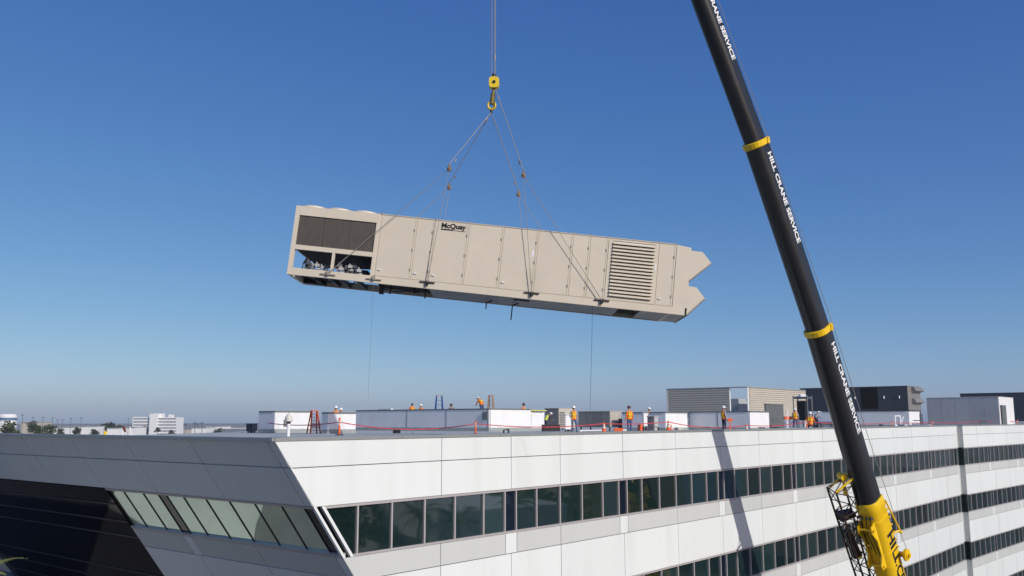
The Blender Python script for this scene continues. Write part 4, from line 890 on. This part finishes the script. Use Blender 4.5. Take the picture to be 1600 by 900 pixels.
# ------------------------------------------------------------------ people
def person(label, P, rz, pose=None, vest='orange', helmet='white', shirt=GSHIRT, legs=JEANS, h=1.78, xback=False):
    J = dict(pel=(0, 0, .95), sp=(0, .01, 1.15), ch=(0, 0, 1.33), nk=(0, .01, 1.50), hd=(0, -.02, 1.60), tp=(0, -.02, 1.74),
             sL=(-.18, .01, 1.42), eL=(-.25, .04, 1.14), wL=(-.26, -.05, .90), hL=(-.26, -.08, .81), sR=(.18, .01, 1.42), eR=(.25, .04, 1.14), wR=(.26, -.05, .90), hR=(.26, -.08, .81),
             pL=(-.10, 0, .92), kL=(-.11, -.03, .50), aL=(-.11, .02, .09), tL=(-.13, -.17, .045), pR=(.10, 0, .92), kR=(.11, -.03, .50), aR=(.11, .02, .09), tR=(.13, -.17, .045))
    J.update(pose or {}); J = {k: V(v) for k, v in J.items()}
    RAD = dict(pel=.145, sp=.135, ch=.15, nk=.06, hd=.085, tp=.075, s=.075, e=.05, w=.036, h=.04, p=.10, k=.068, a=.045, t=.04)
    E_ = [('pel', 'sp'), ('sp', 'ch'), ('ch', 'nk'), ('nk', 'hd'), ('hd', 'tp')]
    for s in 'LR': E_ += [('ch', 's' + s), ('s' + s, 'e' + s), ('e' + s, 'w' + s), ('w' + s, 'h' + s), ('pel', 'p' + s), ('p' + s, 'k' + s), ('k' + s, 'a' + s), ('a' + s, 't' + s)]
    ks = list(J); me = bpy.data.meshes.new('tmp'); me.from_pydata([J[k] for k in ks], [(ks.index(a), ks.index(b)) for a, b in E_], [])
    ob = bpy.data.objects.new('tmp', me); col.objects.link(ob); md = ob.modifiers.new('k', 'SKIN'); md.use_smooth_shade = True
    for k, sv_ in zip(ks, me.skin_vertices[0].data):
        r = RAD.get(k) or RAD[k[0]]; sv_.radius = (r, r * (.75 if k in ('ch', 'sp') else 1)); sv_.use_root = (k == 'pel')
    ob.modifiers.new('s', 'SUBSURF').levels = 1
    dg = bpy.context.evaluated_depsgraph_get(); m2 = bpy.data.meshes.new_from_object(ob.evaluated_get(dg)); bpy.data.objects.remove(ob)
    vs = [v.co.copy() for v in m2.vertices]; fs = [list(p.vertices) for p in m2.polygons]
    reg = {'nk': 0, 'hd': 0, 'tp': 0, 'pel': 2, 'p': 2, 'k': 2, 'a': 2, 't': 3, 's': 1, 'e': 1, 'w': 1, 'h': 0, 'ch': 1, 'sp': 1}
    def region(c):
        best = None
        for a, b_ in E_:
            d = J[b_] - J[a]; t = max(0, min(1, (c - J[a]).dot(d) / d.length_squared)); q = (c - J[a] - d * t).length
            if best is None or q < best[0]: best = (q, a if t < .5 else b_, b_)
        k = best[1]; return reg.get(k, reg.get(k[0], 1)) if best[2] not in ('tL', 'tR') else 3
    b = MB(); b.v = vs; b.f = fs; b.m = [region(sum((vs[i] for i in f), V()) / len(f)) for f in fs]
    hd = J['hd'].lerp(J['tp'], .4); fw = (J['hL'] - J['eL']).lerp(J['hR'] - J['eR'], .5); fwd = V((0, -1, 0)); upv = (J['tp'] - J['hd']).normalized(); side = fwd.cross(upv)
    b.tube(hd + fwd * .07, hd + fwd * .115 - upv * .02, .012, .02, 6, 0)                               # nose
    for s in (-1, 1):
        b.tube(hd + side * (s * .08), hd + side * (s * .1) + upv * .02, .02, .03, 6, 0)              # ears
        b.tube(hd + side * (s * .032) + fwd * .075 + upv * .035, hd + side * (s * .032) + fwd * .088 + upv * .035, .01, .008, 6, 4)
    b.box(hd + fwd * .083 - upv * .055, (.045, .012, .01), None, 4)                                    # mouth
    for s in 'LR':                                                                                      # fingers and thumb
        d = (J['h' + s] - J['w' + s]).normalized(); q = d.orthogonal().normalized()
        for k in range(4):
            o = J['h' + s] + q * (-.027 + .018 * k); L1 = (.035, .042, .04, .03)[k]; b.tube(o, o + d * L1, .010, .009, 5, 0); b.tube(o + d * L1, o + d * (L1 + .025) + fwd * .015, .009, .007, 5, 0)
        o = J['h' + s] - q * .035 - d * .03; b.tube(o, o - q * .025 + d * .035, .012, .009, 5, 0)
    sc = h / 1.78
    t = empty('person', P, label, 'person', 'workers on the roof'); t.rotation_euler = (0, 0, rz); t.scale = (sc, sc, sc)
    ORIG[t.name] = V((0, 0, 0)); b.build('body', [SKIN, shirt, legs, BOOT, HAIR], t, smooth=60)
    if vest:
        def rg(P_, rx, ry, ax): 
            x = V((1, 0, 0)); y = ax.cross(x).normalized(); x = y.cross(ax).normalized()
            return [P_ + x * (rx * math.cos(k * math.pi / 8)) + y * (ry * math.sin(k * math.pi / 8)) for k in range(16)]
        a1, a2 = (J['ch'] - J['pel']).normalized(), (J['nk'] - J['ch']).normalized(); b = MB()
        b.loft([rg(J['pel'] - a1 * .04, .19, .15, a1), rg(J['pel'] + a1 * .08, .185, .145, a1), rg(J['sp'], .18, .14, a1), rg(J['ch'], .195, .145, a2), rg(J['ch'] + a2 * .09, .185, .125, a2), rg(J['nk'] - a2 * .03, .1, .085, a2)])
        vo = b.build('safety_vest', HIVIZ if vest == 'orange' else LIME, t, smooth=60); b = MB()
        for q, rx, ry in ((J['pel'] + a1 * .08, .19, .15), (J['sp'].lerp(J['ch'], .35), .19, .147)): b.loft([rg(q, rx, ry, a1), rg(q + a1 * .055, rx, ry, a1)], cap=False)
        y = a1.cross(V((1, 0, 0))).normalized()
        for s in (-1, 1):
            for f_ in (-1, 1): b.slab(J['sp'] + V((s * .11, 0, 0)) + y * (f_ * .155), J['sp'] + V((s * .06, 0, 0)) + y * (f_ * .155), J['nk'] - a2 * .06 + V((s * .06, 0, 0)) + y * (f_ * .125), J['nk'] - a2 * .06 + V((s * .11, 0, 0)) + y * (f_ * .115), y * (f_ * .01))
        b.build('reflective_strip', LIME if vest == 'orange' else SILVER, vo)
    if helmet:
        R_ = upv.to_track_quat('Z', 'Y').to_matrix(); b = MB(); c = J['tp'] - upv * .045
        b.lathe(c, [(.15, 0), (.15, .012), (.125, .02), (.122, .06), (.10, .115), (.055, .145), (.01, .155)], 16, R=R_); b.box(c + fwd * .13 + upv * .008, (.16, .1, .014), R_)
        b.build('hard_hat', {'white': HELW, 'dark': HELR}[helmet], t, smooth=50)
    else:
        R_ = upv.to_track_quat('Z', 'Y').to_matrix(); b = MB(); b.lathe(J['tp'] - upv * .09 - fwd * .01, [(.10, 0), (.105, .04), (.085, .1), (.04, .13)], 14, R=R_); b.build('hair', HAIR, t, smooth=60)
    return t
PI = math.pi
BENT = dict(sp=(0, -.07, 1.14), ch=(0, -.22, 1.26), nk=(0, -.36, 1.36), hd=(0, -.45, 1.40), tp=(0, -.53, 1.52), sL=(-.18, -.28, 1.32), sR=(.18, -.28, 1.32), eL=(-.24, -.42, 1.08), eR=(.24, -.42, 1.08), wL=(-.18, -.58, .95), wR=(.18, -.58, .95), hL=(-.16, -.66, .92), hR=(.16, -.66, .92))
REACH = dict(eR=(.30, -.12, 1.2), wR=(.24, -.34, 1.12), hR=(.2, -.42, 1.12))
STRIDE = dict(kL=(-.12, -.02, .5), aL=(-.13, .06, .09), tL=(-.14, -.12, .045), kR=(.16, -.22, .52), aR=(.22, -.18, .10), tR=(.24, -.37, .045))
SQUAT = dict(pel=(0, .1, .42), sp=(0, .02, .62), ch=(0, -.06, .80), nk=(0, -.10, .97), hd=(0, -.14, 1.07), tp=(0, -.16, 1.21), sL=(-.18, -.07, .9), sR=(.18, -.07, .9), eL=(-.26, -.2, .66), eR=(.26, -.2, .66), wL=(-.2, -.4, .55), wR=(.2, -.4, .55), hL=(-.18, -.48, .53), hR=(.18, -.48, .53),
             pL=(-.1, .08, .4), kL=(-.17, -.30, .5), aL=(-.15, -.02, .09), tL=(-.17, -.2, .045), pR=(.1, .08, .4), kR=(.17, -.30, .5), aR=(.15, -.02, .09), tR=(.17, -.2, .045))
HIPS = dict(eL=(-.38, .06, 1.16), wL=(-.22, -.05, 1.0), hL=(-.16, -.08, .97))
def on(x, ytop, D, z, hh=1.85):                     # foot point whose helmet top shows at ytop, standing at height z
    p = at(x, ytop, D); return V((p.x, D, z))
person('man in orange vest, jeans and white hard hat standing in the middle of the roof', rp(896.5, 62), .25, dict(eL=(-.27, .02, 1.14), wL=(-.2, -.14, .95), hL=(-.15, -.18, .88), kR=(.15, -.1, .5), aR=(.2, -.02, .09), tR=(.23, -.2, .045)), shirt=GSHIRT, h=1.76)
person('man in long orange top and dark cap facing away near the cones', rp(983.5, 61), PI + .4, None, 'orange', 'dark', OSHIRT, JEANS, 1.74)
person('man in orange vest and grey sleeves turned to the orange sign', rp(1131, 63), PI / 2 + .5, REACH, 'orange', 'white', GSHIRT, DJEANS, 1.76)
person('man striding in orange and yellow vest and jeans near the boom', rp(1243, 76), PI - .3, STRIDE, 'orange', 'white', GSHIRT, JEANS, 1.76)
person('man squatting in an orange top with yellow cross stripes near the boom', rp(1266, 73), PI - .5, SQUAT, 'orange', 'white', OSHIRT, DJEANS, 2.0)
person('half hidden worker with white hard hat behind the squatting man', rp(1274, 84), 2.2, dict(BENT), None, 'white', GSHIRT, DJEANS, 1.8)
# standing on the plywood decks inside the boxes: only heads and shoulders show over the rims
def deckman(label, x, ytop, D, zdeck, rz, pose, vest, helmet, shirt, need):
    P_ = on(x, ytop, D, zdeck); top_ = at(x, ytop, D).z
    hh = need; gap = top_ - hh - zdeck
    if gap > .05:
        where = {644: 'the left head of the pair', 658: 'the right head of the pair', 705: 'the blue ladder', 753: 'the tan ladder', 818: 'the bright box end', 1014: 'the square box', 525: 'the small box', 533: 'the small box, right'}[x]
        b = MB(); b.box(V((P_.x, P_.y, zdeck + gap / 2)), (.7, .6, gap)); tag(b.build('step_platform', WOOD, base=V((P_.x, P_.y, zdeck))), 'plywood step under the head showing at %s' % where, 'platform')
        P_ = V((P_.x, P_.y, zdeck + gap))
    return person(label, P_, rz, pose, vest, helmet, shirt, JEANS, 1.78 * min(1, (top_ - zdeck) / need))
deckman('worker with white hard hat and orange vest over the small white box', 525, 634, 66.3, ZR, .3, None, 'orange', 'white', OSHIRT, 1.85)
deckman('second white hard hat worker over the small white box, lower one', 533, 637, 66.8, ZR, -.5, None, 'orange', 'white', GSHIRT, 1.85)
deckman('dark haired worker in orange over the long box, left of the pair', 644, 630, 79.3, ZR + .2, .4, None, 'orange', None, OSHIRT, 1.79)
deckman('worker with white hard hat over the long box, right of the pair', 658, 631, 78.75, ZR + .2, -.6, None, 'orange', 'white', OSHIRT, 1.85)
deckman('worker in dark clothes whose head shows right of the blue ladder', 705, 630.5, 77, ZR + .2, .2, None, None, 'dark', DSHIRT, 1.85)
deckman('bending man in orange and yellow vest beside the tan ladder', 753, 621, 75.6, ZR + .2, -2.5, BENT, 'orange', 'white', OSHIRT, 1.57)
deckman('worker in dark red hard hat above the bright end of the long box', 818, 629.5, 77.6, ZR + .2, .9, None, 'orange', 'dark', OSHIRT, 1.85)
deckman('worker whose white hard hat shows over the square box', 1014, 636, 72, ZR + .06, .4, None, 'orange', 'white', OSHIRT, 1.85)
person('worker in lime vest mostly hidden behind the narrow white box', rp(852.5, 79.0), 1.9, BENT, 'lime', 'white', DSHIRT, DJEANS, 1.7)

# ------------------------------------------------------------------ distant town
def dz(y, D, x=100): return at(x, y, D).z
def far_box(mb, x0, x1, D, ytop, dep=20, z0=0, m=0):
    a, c = at(x0, 660, D), at(x1, 660, D); zt = dz(ytop, D, (x0 + x1) / 2); mb.box(((a.x + c.x) / 2, D + dep / 2, (z0 + zt) / 2), (c.x - a.x, dep, zt - z0), None, m)
hosp = empty('white_building', (at(240, 660, 990).x, 990, 0), 'white six storey block with ribbon windows on the horizon', 'building')
D = 990
for x0, x1, yt, nm in ((207, 233, 651.5, 'wall'), (245, 276.5, 652, 'wall'), (233.2, 244.8, 646.5, 'stair_tower')):
    b = MB(); far_box(b, x0, x1, D - (3 if nm == 'stair_tower' else 0), yt); b.build(nm, FARW, hosp)
b = MB(); far_box(b, 240, 252, D + 5, 646, 10); b.build('penthouse', FARW, hosp)
b = MB(); far_box(b, 263, 265.5, D + 5, 647.5, 4); far_box(b, 267, 269.5, D + 5, 648, 4); b.build('chimney', FARW, hosp)
for k in range(6):
    for x0, x1 in ((208.5, 232), (246.5, 275.5)):
        yy = 653.6 + k * 4.75; a, c = at(x0, yy, D), at(x1, yy, D); b = MB(); zt, zb_ = dz(yy, D, x0), dz(yy + 1.5, D, x0)
        b.box(((a.x + c.x) / 2, D - .1, (zt + zb_) / 2), (c.x - a.x, .5, zt - zb_)); b.build('window', FARG, hosp)
def low(x0, x1, yt, D, m, label, win=None, dep=30):
    t = empty('low_building', (at((x0 + x1) / 2, 660, D).x, D, 0), label, 'building', 'low buildings on the horizon')
    b = MB(); far_box(b, x0, x1, D, yt, dep); b.build('wall', m, t)
    b = MB(); a, c = at(x0 - .4, 660, D), at(x1 + .4, 660, D); zt = dz(yt, D, x0); b.box(((a.x + c.x) / 2, D + dep / 2, zt + .25), (c.x - a.x, dep + 1, .5)); b.build('roof', FLASH, t)
    if win:
        n = max(2, int((x1 - x0) / 5))
        for k in range(n):
            b = MB(); xa = x0 + (x1 - x0) * (k + .2) / n; xb = x0 + (x1 - x0) * (k + .8) / n; a, c = at(xa, 660, D), at(xb, 660, D); z1, z2 = dz(win[0], D, x0), dz(win[1], D, x0)
            b.box(((a.x + c.x) / 2, D - .05, (z1 + z2) / 2), (c.x - a.x, .4, z1 - z2)); b.build('window', FARG, t)
low(33, 46, 660.5, 620, FART, 'tan low block between the leftmost trees'); low(84, 122, 667.5, 700, FARW, 'long white low building under the lamp poles')
low(122, 152, 666.5, 740, FARW, 'white low building with dark openings left of the dome tree', (673, 676)); low(148, 168, 663.5, 900, FARG, 'grey glass low block behind the dome tree')
low(322, 348, 666.5, 1000, FARW, 'small white shed right of the white block'); low(344, 384, 668.5, 1100, FARW, 'long pale shed at the left end of the roof boxes'); low(276, 330, 671, 1250, FART, 'tan roofs far off right of the white block'); low(186, 208, 668, 800, FARW, 'pale low block left of the white block')
low(46, 84, 669, 640, FARW, 'pale long roof behind the leftmost trees'); low(168, 186, 669.5, 720, FARW, 'small pale block under the dome shaped tree'); low(300, 322, 669, 930, FARW, 'pale shed behind the far palms'); low(352, 372, 671, 860, FARG, 'grey flat block left of the roof boxes')
t = empty('blue_tower', (at(2, 660, 520).x, 520, 0), 'rounded white and blue striped building cut by the left picture edge', 'building'); b = MB(); c = at(-4, 660, 520); zt = dz(647, 520, 0)
b.lathe((c.x, 530, 0), [(5, 0), (5, zt - 1), (4, zt)], 24); b.build('wall', FARW, t); b = MB(); b.lathe((c.x, 530, dz(657, 520, 0)), [(5.05, 0), (5.05, 1.6)], 24); b.build('window', FARB, t)
def crown(n, blobs, leaf, rs):
    b = MB(); r = random.Random(rs)
    for _ in range(n):
        cx, cy, cz_, R = r.choice(blobs); d = V((r.gauss(0, 1), r.gauss(0, 1), r.gauss(0, 1))).normalized() * (R * r.random() ** .4); p = V((cx, cy, cz_)) + V((d.x, d.y, d.z * .8))
        n_ = V((r.gauss(0, 1), r.gauss(0, 1), r.gauss(0, 1) + .4)).normalized(); x = n_.orthogonal().normalized(); y = n_.cross(x); s = leaf * (.6 + .8 * r.random())
        b.add([p - x * s, p + y * s * .6, p + x * s, p - y * s * .5], [(0, 1, 2, 3)])
    return b
TR = [('leafy_tree', 'broad leafy tree at the far left by the striped tower', 15, 656.5, 36, 430, LEAF), ('leafy_tree', 'upright leafy tree right of the tan block', 53, 656, 20, 520, LEAF), ('leafy_tree', 'low bushy tree under the lamp poles', 76, 662, 30, 560, LEAF), ('leafy_tree', 'small round tree before the white shed', 120, 666.5, 13, 500, LEAFD), ('leafy_tree', 'dark dome shaped tree left of the white block', 172, 657.5, 31, 760, LEAFD), ('leafy_tree', 'lower dark tree beside the dome shaped one', 187, 663, 15, 800, LEAFD), ('leafy_tree', 'pointed tree in front of the white block', 226, 664.5, 17, 880, LEAFD), ('leafy_tree', 'narrow tree before the right part of the white block', 246, 666.5, 9, 880, LEAFD), ('leafy_tree', 'tree clump at the right foot of the white block', 268, 671, 10, 900, LEAFD), ('leafy_tree', 'hazy tree clump among the far sheds', 345, 667.5, 20, 950, LEAFD), ('leafy_tree', 'distant low tree left of the first roof box', 372, 671, 14, 900, LEAF), ('leafy_tree', 'ragged tree between the long roof and the white low building', 96, 668, 14, 600, LEAF), ('leafy_tree', 'low spreading tree right of the white low building', 146, 669, 16, 650, LEAFD), ('leafy_tree', 'faint tree right of the far palms', 330, 670, 16, 1000, LEAFD), ('leafy_tree', 'tiny tree at the foot of the lamp posts', 60, 667, 12, 450, LEAF)]
for i, (nm, lb, x, yt, wd, D, m) in enumerate(TR):
    p = at(x, 670, D); H = dz(yt, D, x); R = wd / 2 / F * D; t = empty(nm, (p.x, D, 0), lb, 'tree', 'trees on the horizon'); r = random.Random(i + 3)
    bl = [(p.x + r.uniform(-.6, .6) * R, D + r.uniform(-.5, .5) * R, H - R * r.uniform(.5, 1.7), R * r.uniform(.4, .65)) for _ in range(9)] + [(p.x, D, H - R * .5, R * .5)]
    crown(1100, bl, R * .12, i).build('crown', m, t)
    b = MB(); b.tube((p.x, D, 0), (p.x, D, H - R * 1.6), .5, .3); 
    for k in range(4): b.tube((p.x, D, H - R * 1.8), bl[k][:3], .22, .08, 5)
    b.build('trunk', BARK, t)
def palm(label, P, H, R, m=PALML, nf=22, leaf=True, seed=1):
    t = empty('palm_tree', P, label, 'palm', 'palm trees'); r = random.Random(seed); b = MB(); pts = [P + V((.25 * math.sin(k * .5) * H / 12, 0, H * k / 6)) for k in range(7)]
    for k in range(6): b.tube(pts[k], pts[k + 1], .24 * H / 12 * (1.15 - .07 * k), .24 * H / 12 * (1.08 - .07 * k), 10)
    b.build('trunk', BARK, t)
    f = MB(); n = 12; pr = None; ORG = V((0, 0, 0))
    for k in range(n + 1):
        q = k / n; p = V((R * q, 0, R * (.55 * q - .95 * q * q))); 
        if pr is not None:
            f.tube(pr, p, .03 * R / 3 * (1.1 - q), .03 * R / 3 * (1.05 - q), 4)
            for s in (-1, 1):
                for j in range(2):
                    o = pr.lerp(p, j * .5); L_ = R * .26 * math.sin(math.pi * (.12 + .83 * q)); d = V((.55, s * .8, -.32)).normalized(); f.add([o, o + d * L_ * .5 + V((R * .013, 0, .0)), o + d * L_ + V((0, 0, -.1 * L_)), o + d * L_ * .5 - V((R * .013, 0, 0))], [(0, 1, 2, 3)])
        pr = p
    me = f.mesh('frond', m)
    for k in range(nf):
        o = bpy.data.objects.new('frond', me); col.objects.link(o); o.parent = t; o.location = pts[-1] - P; el = -1.0 * (k / nf) ** 1.1 + .65 if True else 0
        o.rotation_euler = (r.uniform(-.2, .2), -el * 1.25 + r.uniform(-.15, .15), k * 2.4 + r.uniform(-.3, .3)); s = r.uniform(.85, 1.1); o.scale = (s, s, s)
    return t
p = at(-58, 925, 27); palm('green palm crown rising at the lower left picture edge', V((p.x, 27, 0)), p.z, 1.7, seed=2, nf=26)
for i, (x, yt, D) in enumerate(((289, 662, 900), (304, 660.5, 880), (309, 661.5, 940), (315, 660.5, 900))):
    p = at(x, 670, D); palm(('leftmost small palm right of the white block', 'tall thin palm right of the white block', 'middle palm of the far palm cluster', 'right hand palm of the far cluster')[i], V((p.x, D, 0)), dz(yt, D, x) - .8, 2.7, LEAFD, 12, seed=9 + i)
for i, (x, yt, D) in enumerate(((34, 648.5, 520), (50.5, 652, 560), (66, 652, 560), (81, 653, 600), (89, 656, 680), (97, 656, 640), (110, 653.5, 600), (126, 653, 560), (200, 654, 700))):
    p = at(x, 670, D); zt = dz(yt, D, x); t = empty('lamp_post', (p.x, D, 0), '%s tall car park lamp post on the left horizon' % ('first', 'second', 'third', 'fourth', 'fifth, lowest', 'sixth', 'seventh', 'eighth, rightmost of the row', 'single')[i] if i < 8 else 'lamp post standing just left of the white block', 'lamp post', 'lamp posts on the left horizon')
    b = MB(); b.tube((p.x, D, 0), (p.x, D, zt), .20, .14); b.build('pole', POLE, t); b = MB(); b.box((p.x, D, zt), (1.7, .5, .35)); b.build('lamp_head', POLE, t)

for i, (x, y, H, R) in enumerate(((66, 52, 11, 4.5), (84, 66, 9, 4), (62, 30, 12, 5), (104, 74, 10, 5), (95, 48, 13, 6))):
    t = empty('leafy_tree', (x, y, 0), '%s street tree right of the office, outside the picture' % ('first', 'second', 'third', 'fourth', 'fifth')[i], 'tree', 'street trees right of the office'); r = random.Random(50 + i)
    bl = [(x + r.uniform(-.6, .6) * R, y + r.uniform(-.6, .6) * R, H - R * r.uniform(.4, 1.3), R * r.uniform(.35, .6)) for _ in range(9)]
    crown(1500, bl, .35, 60 + i).build('crown', LEAF, t); b = MB(); b.tube((x, y, 0), (x, y, H - R), .35, .18)
    for k in range(4): b.tube((x, y, H - R * 1.2), bl[k][:3], .14, .05, 5)
    b.build('trunk', BARK, t)

for i, (x, y, sx, sy, h, m) in enumerate(((64, 40, 26, 14, 9.5, FARW), (98, 62, 34, 16, 11, FART), (120, 30, 40, 18, 12.5, FARW), (86, 14, 26, 18, 8.5, CONC), (140, 84, 44, 20, 13, FARW))):
    P = V((x, y, 0)); Rz = M.Rotation(math.radians(-18), 3, 'Z'); t = empty('low_building', P, '%s office block across the car park right of the picture' % ('first pale', 'tan', 'long pale', 'concrete', 'far pale')[i], 'building', 'blocks across the car park')
    b = MB(); b.box((x, y, h / 2), (sx, sy, h), Rz); b.build('wall', m, t)
    for k in range(int(h // 4)):
        b = MB(); b.box(P + Rz @ V((0, -sy / 2, 0)) + V((0, 0, 2.2 + 3.8 * k)), (sx * .92, .2, 1.4), Rz); b.build('window', FARG, t)
for i, (x, y, H) in enumerate(((40, 38, 9.5), (46, 44, 10.5), (52, 36, 9), (57, 52, 11), (38, 28, 8))):
    palm('%s palm of the car park row right of the picture' % ('first', 'second', 'third', 'fourth', 'fifth')[i], V((x, y, 0)), H, 2.5, seed=30 + i, nf=16)
palm('palm mirrored in the dark glass wall, outside the left edge', V((-25.6, 38.4, 0)), 12.3, 2.1, seed=44, nf=20)

# ------------------------------------------------------------------ the light haze over the town
h = MB(); h.box((0, 1100, 34.5), (4200, 3400, 71))
hz = bpy.data.materials.new('haze'); hz.use_nodes = True; n = hz.node_tree.nodes
n.remove(n['Principled BSDF']); pv = n.new('ShaderNodeVolumePrincipled'); pv.inputs['Color'].default_value = (.86, .90, .96, 1); pv.inputs['Density'].default_value = .00017; pv.inputs['Anisotropy'].default_value = .2
hz.node_tree.links.new(pv.outputs[0], n['Material Output'].inputs['Volume'])
tag(h.build('haze', hz), kind='stuff')
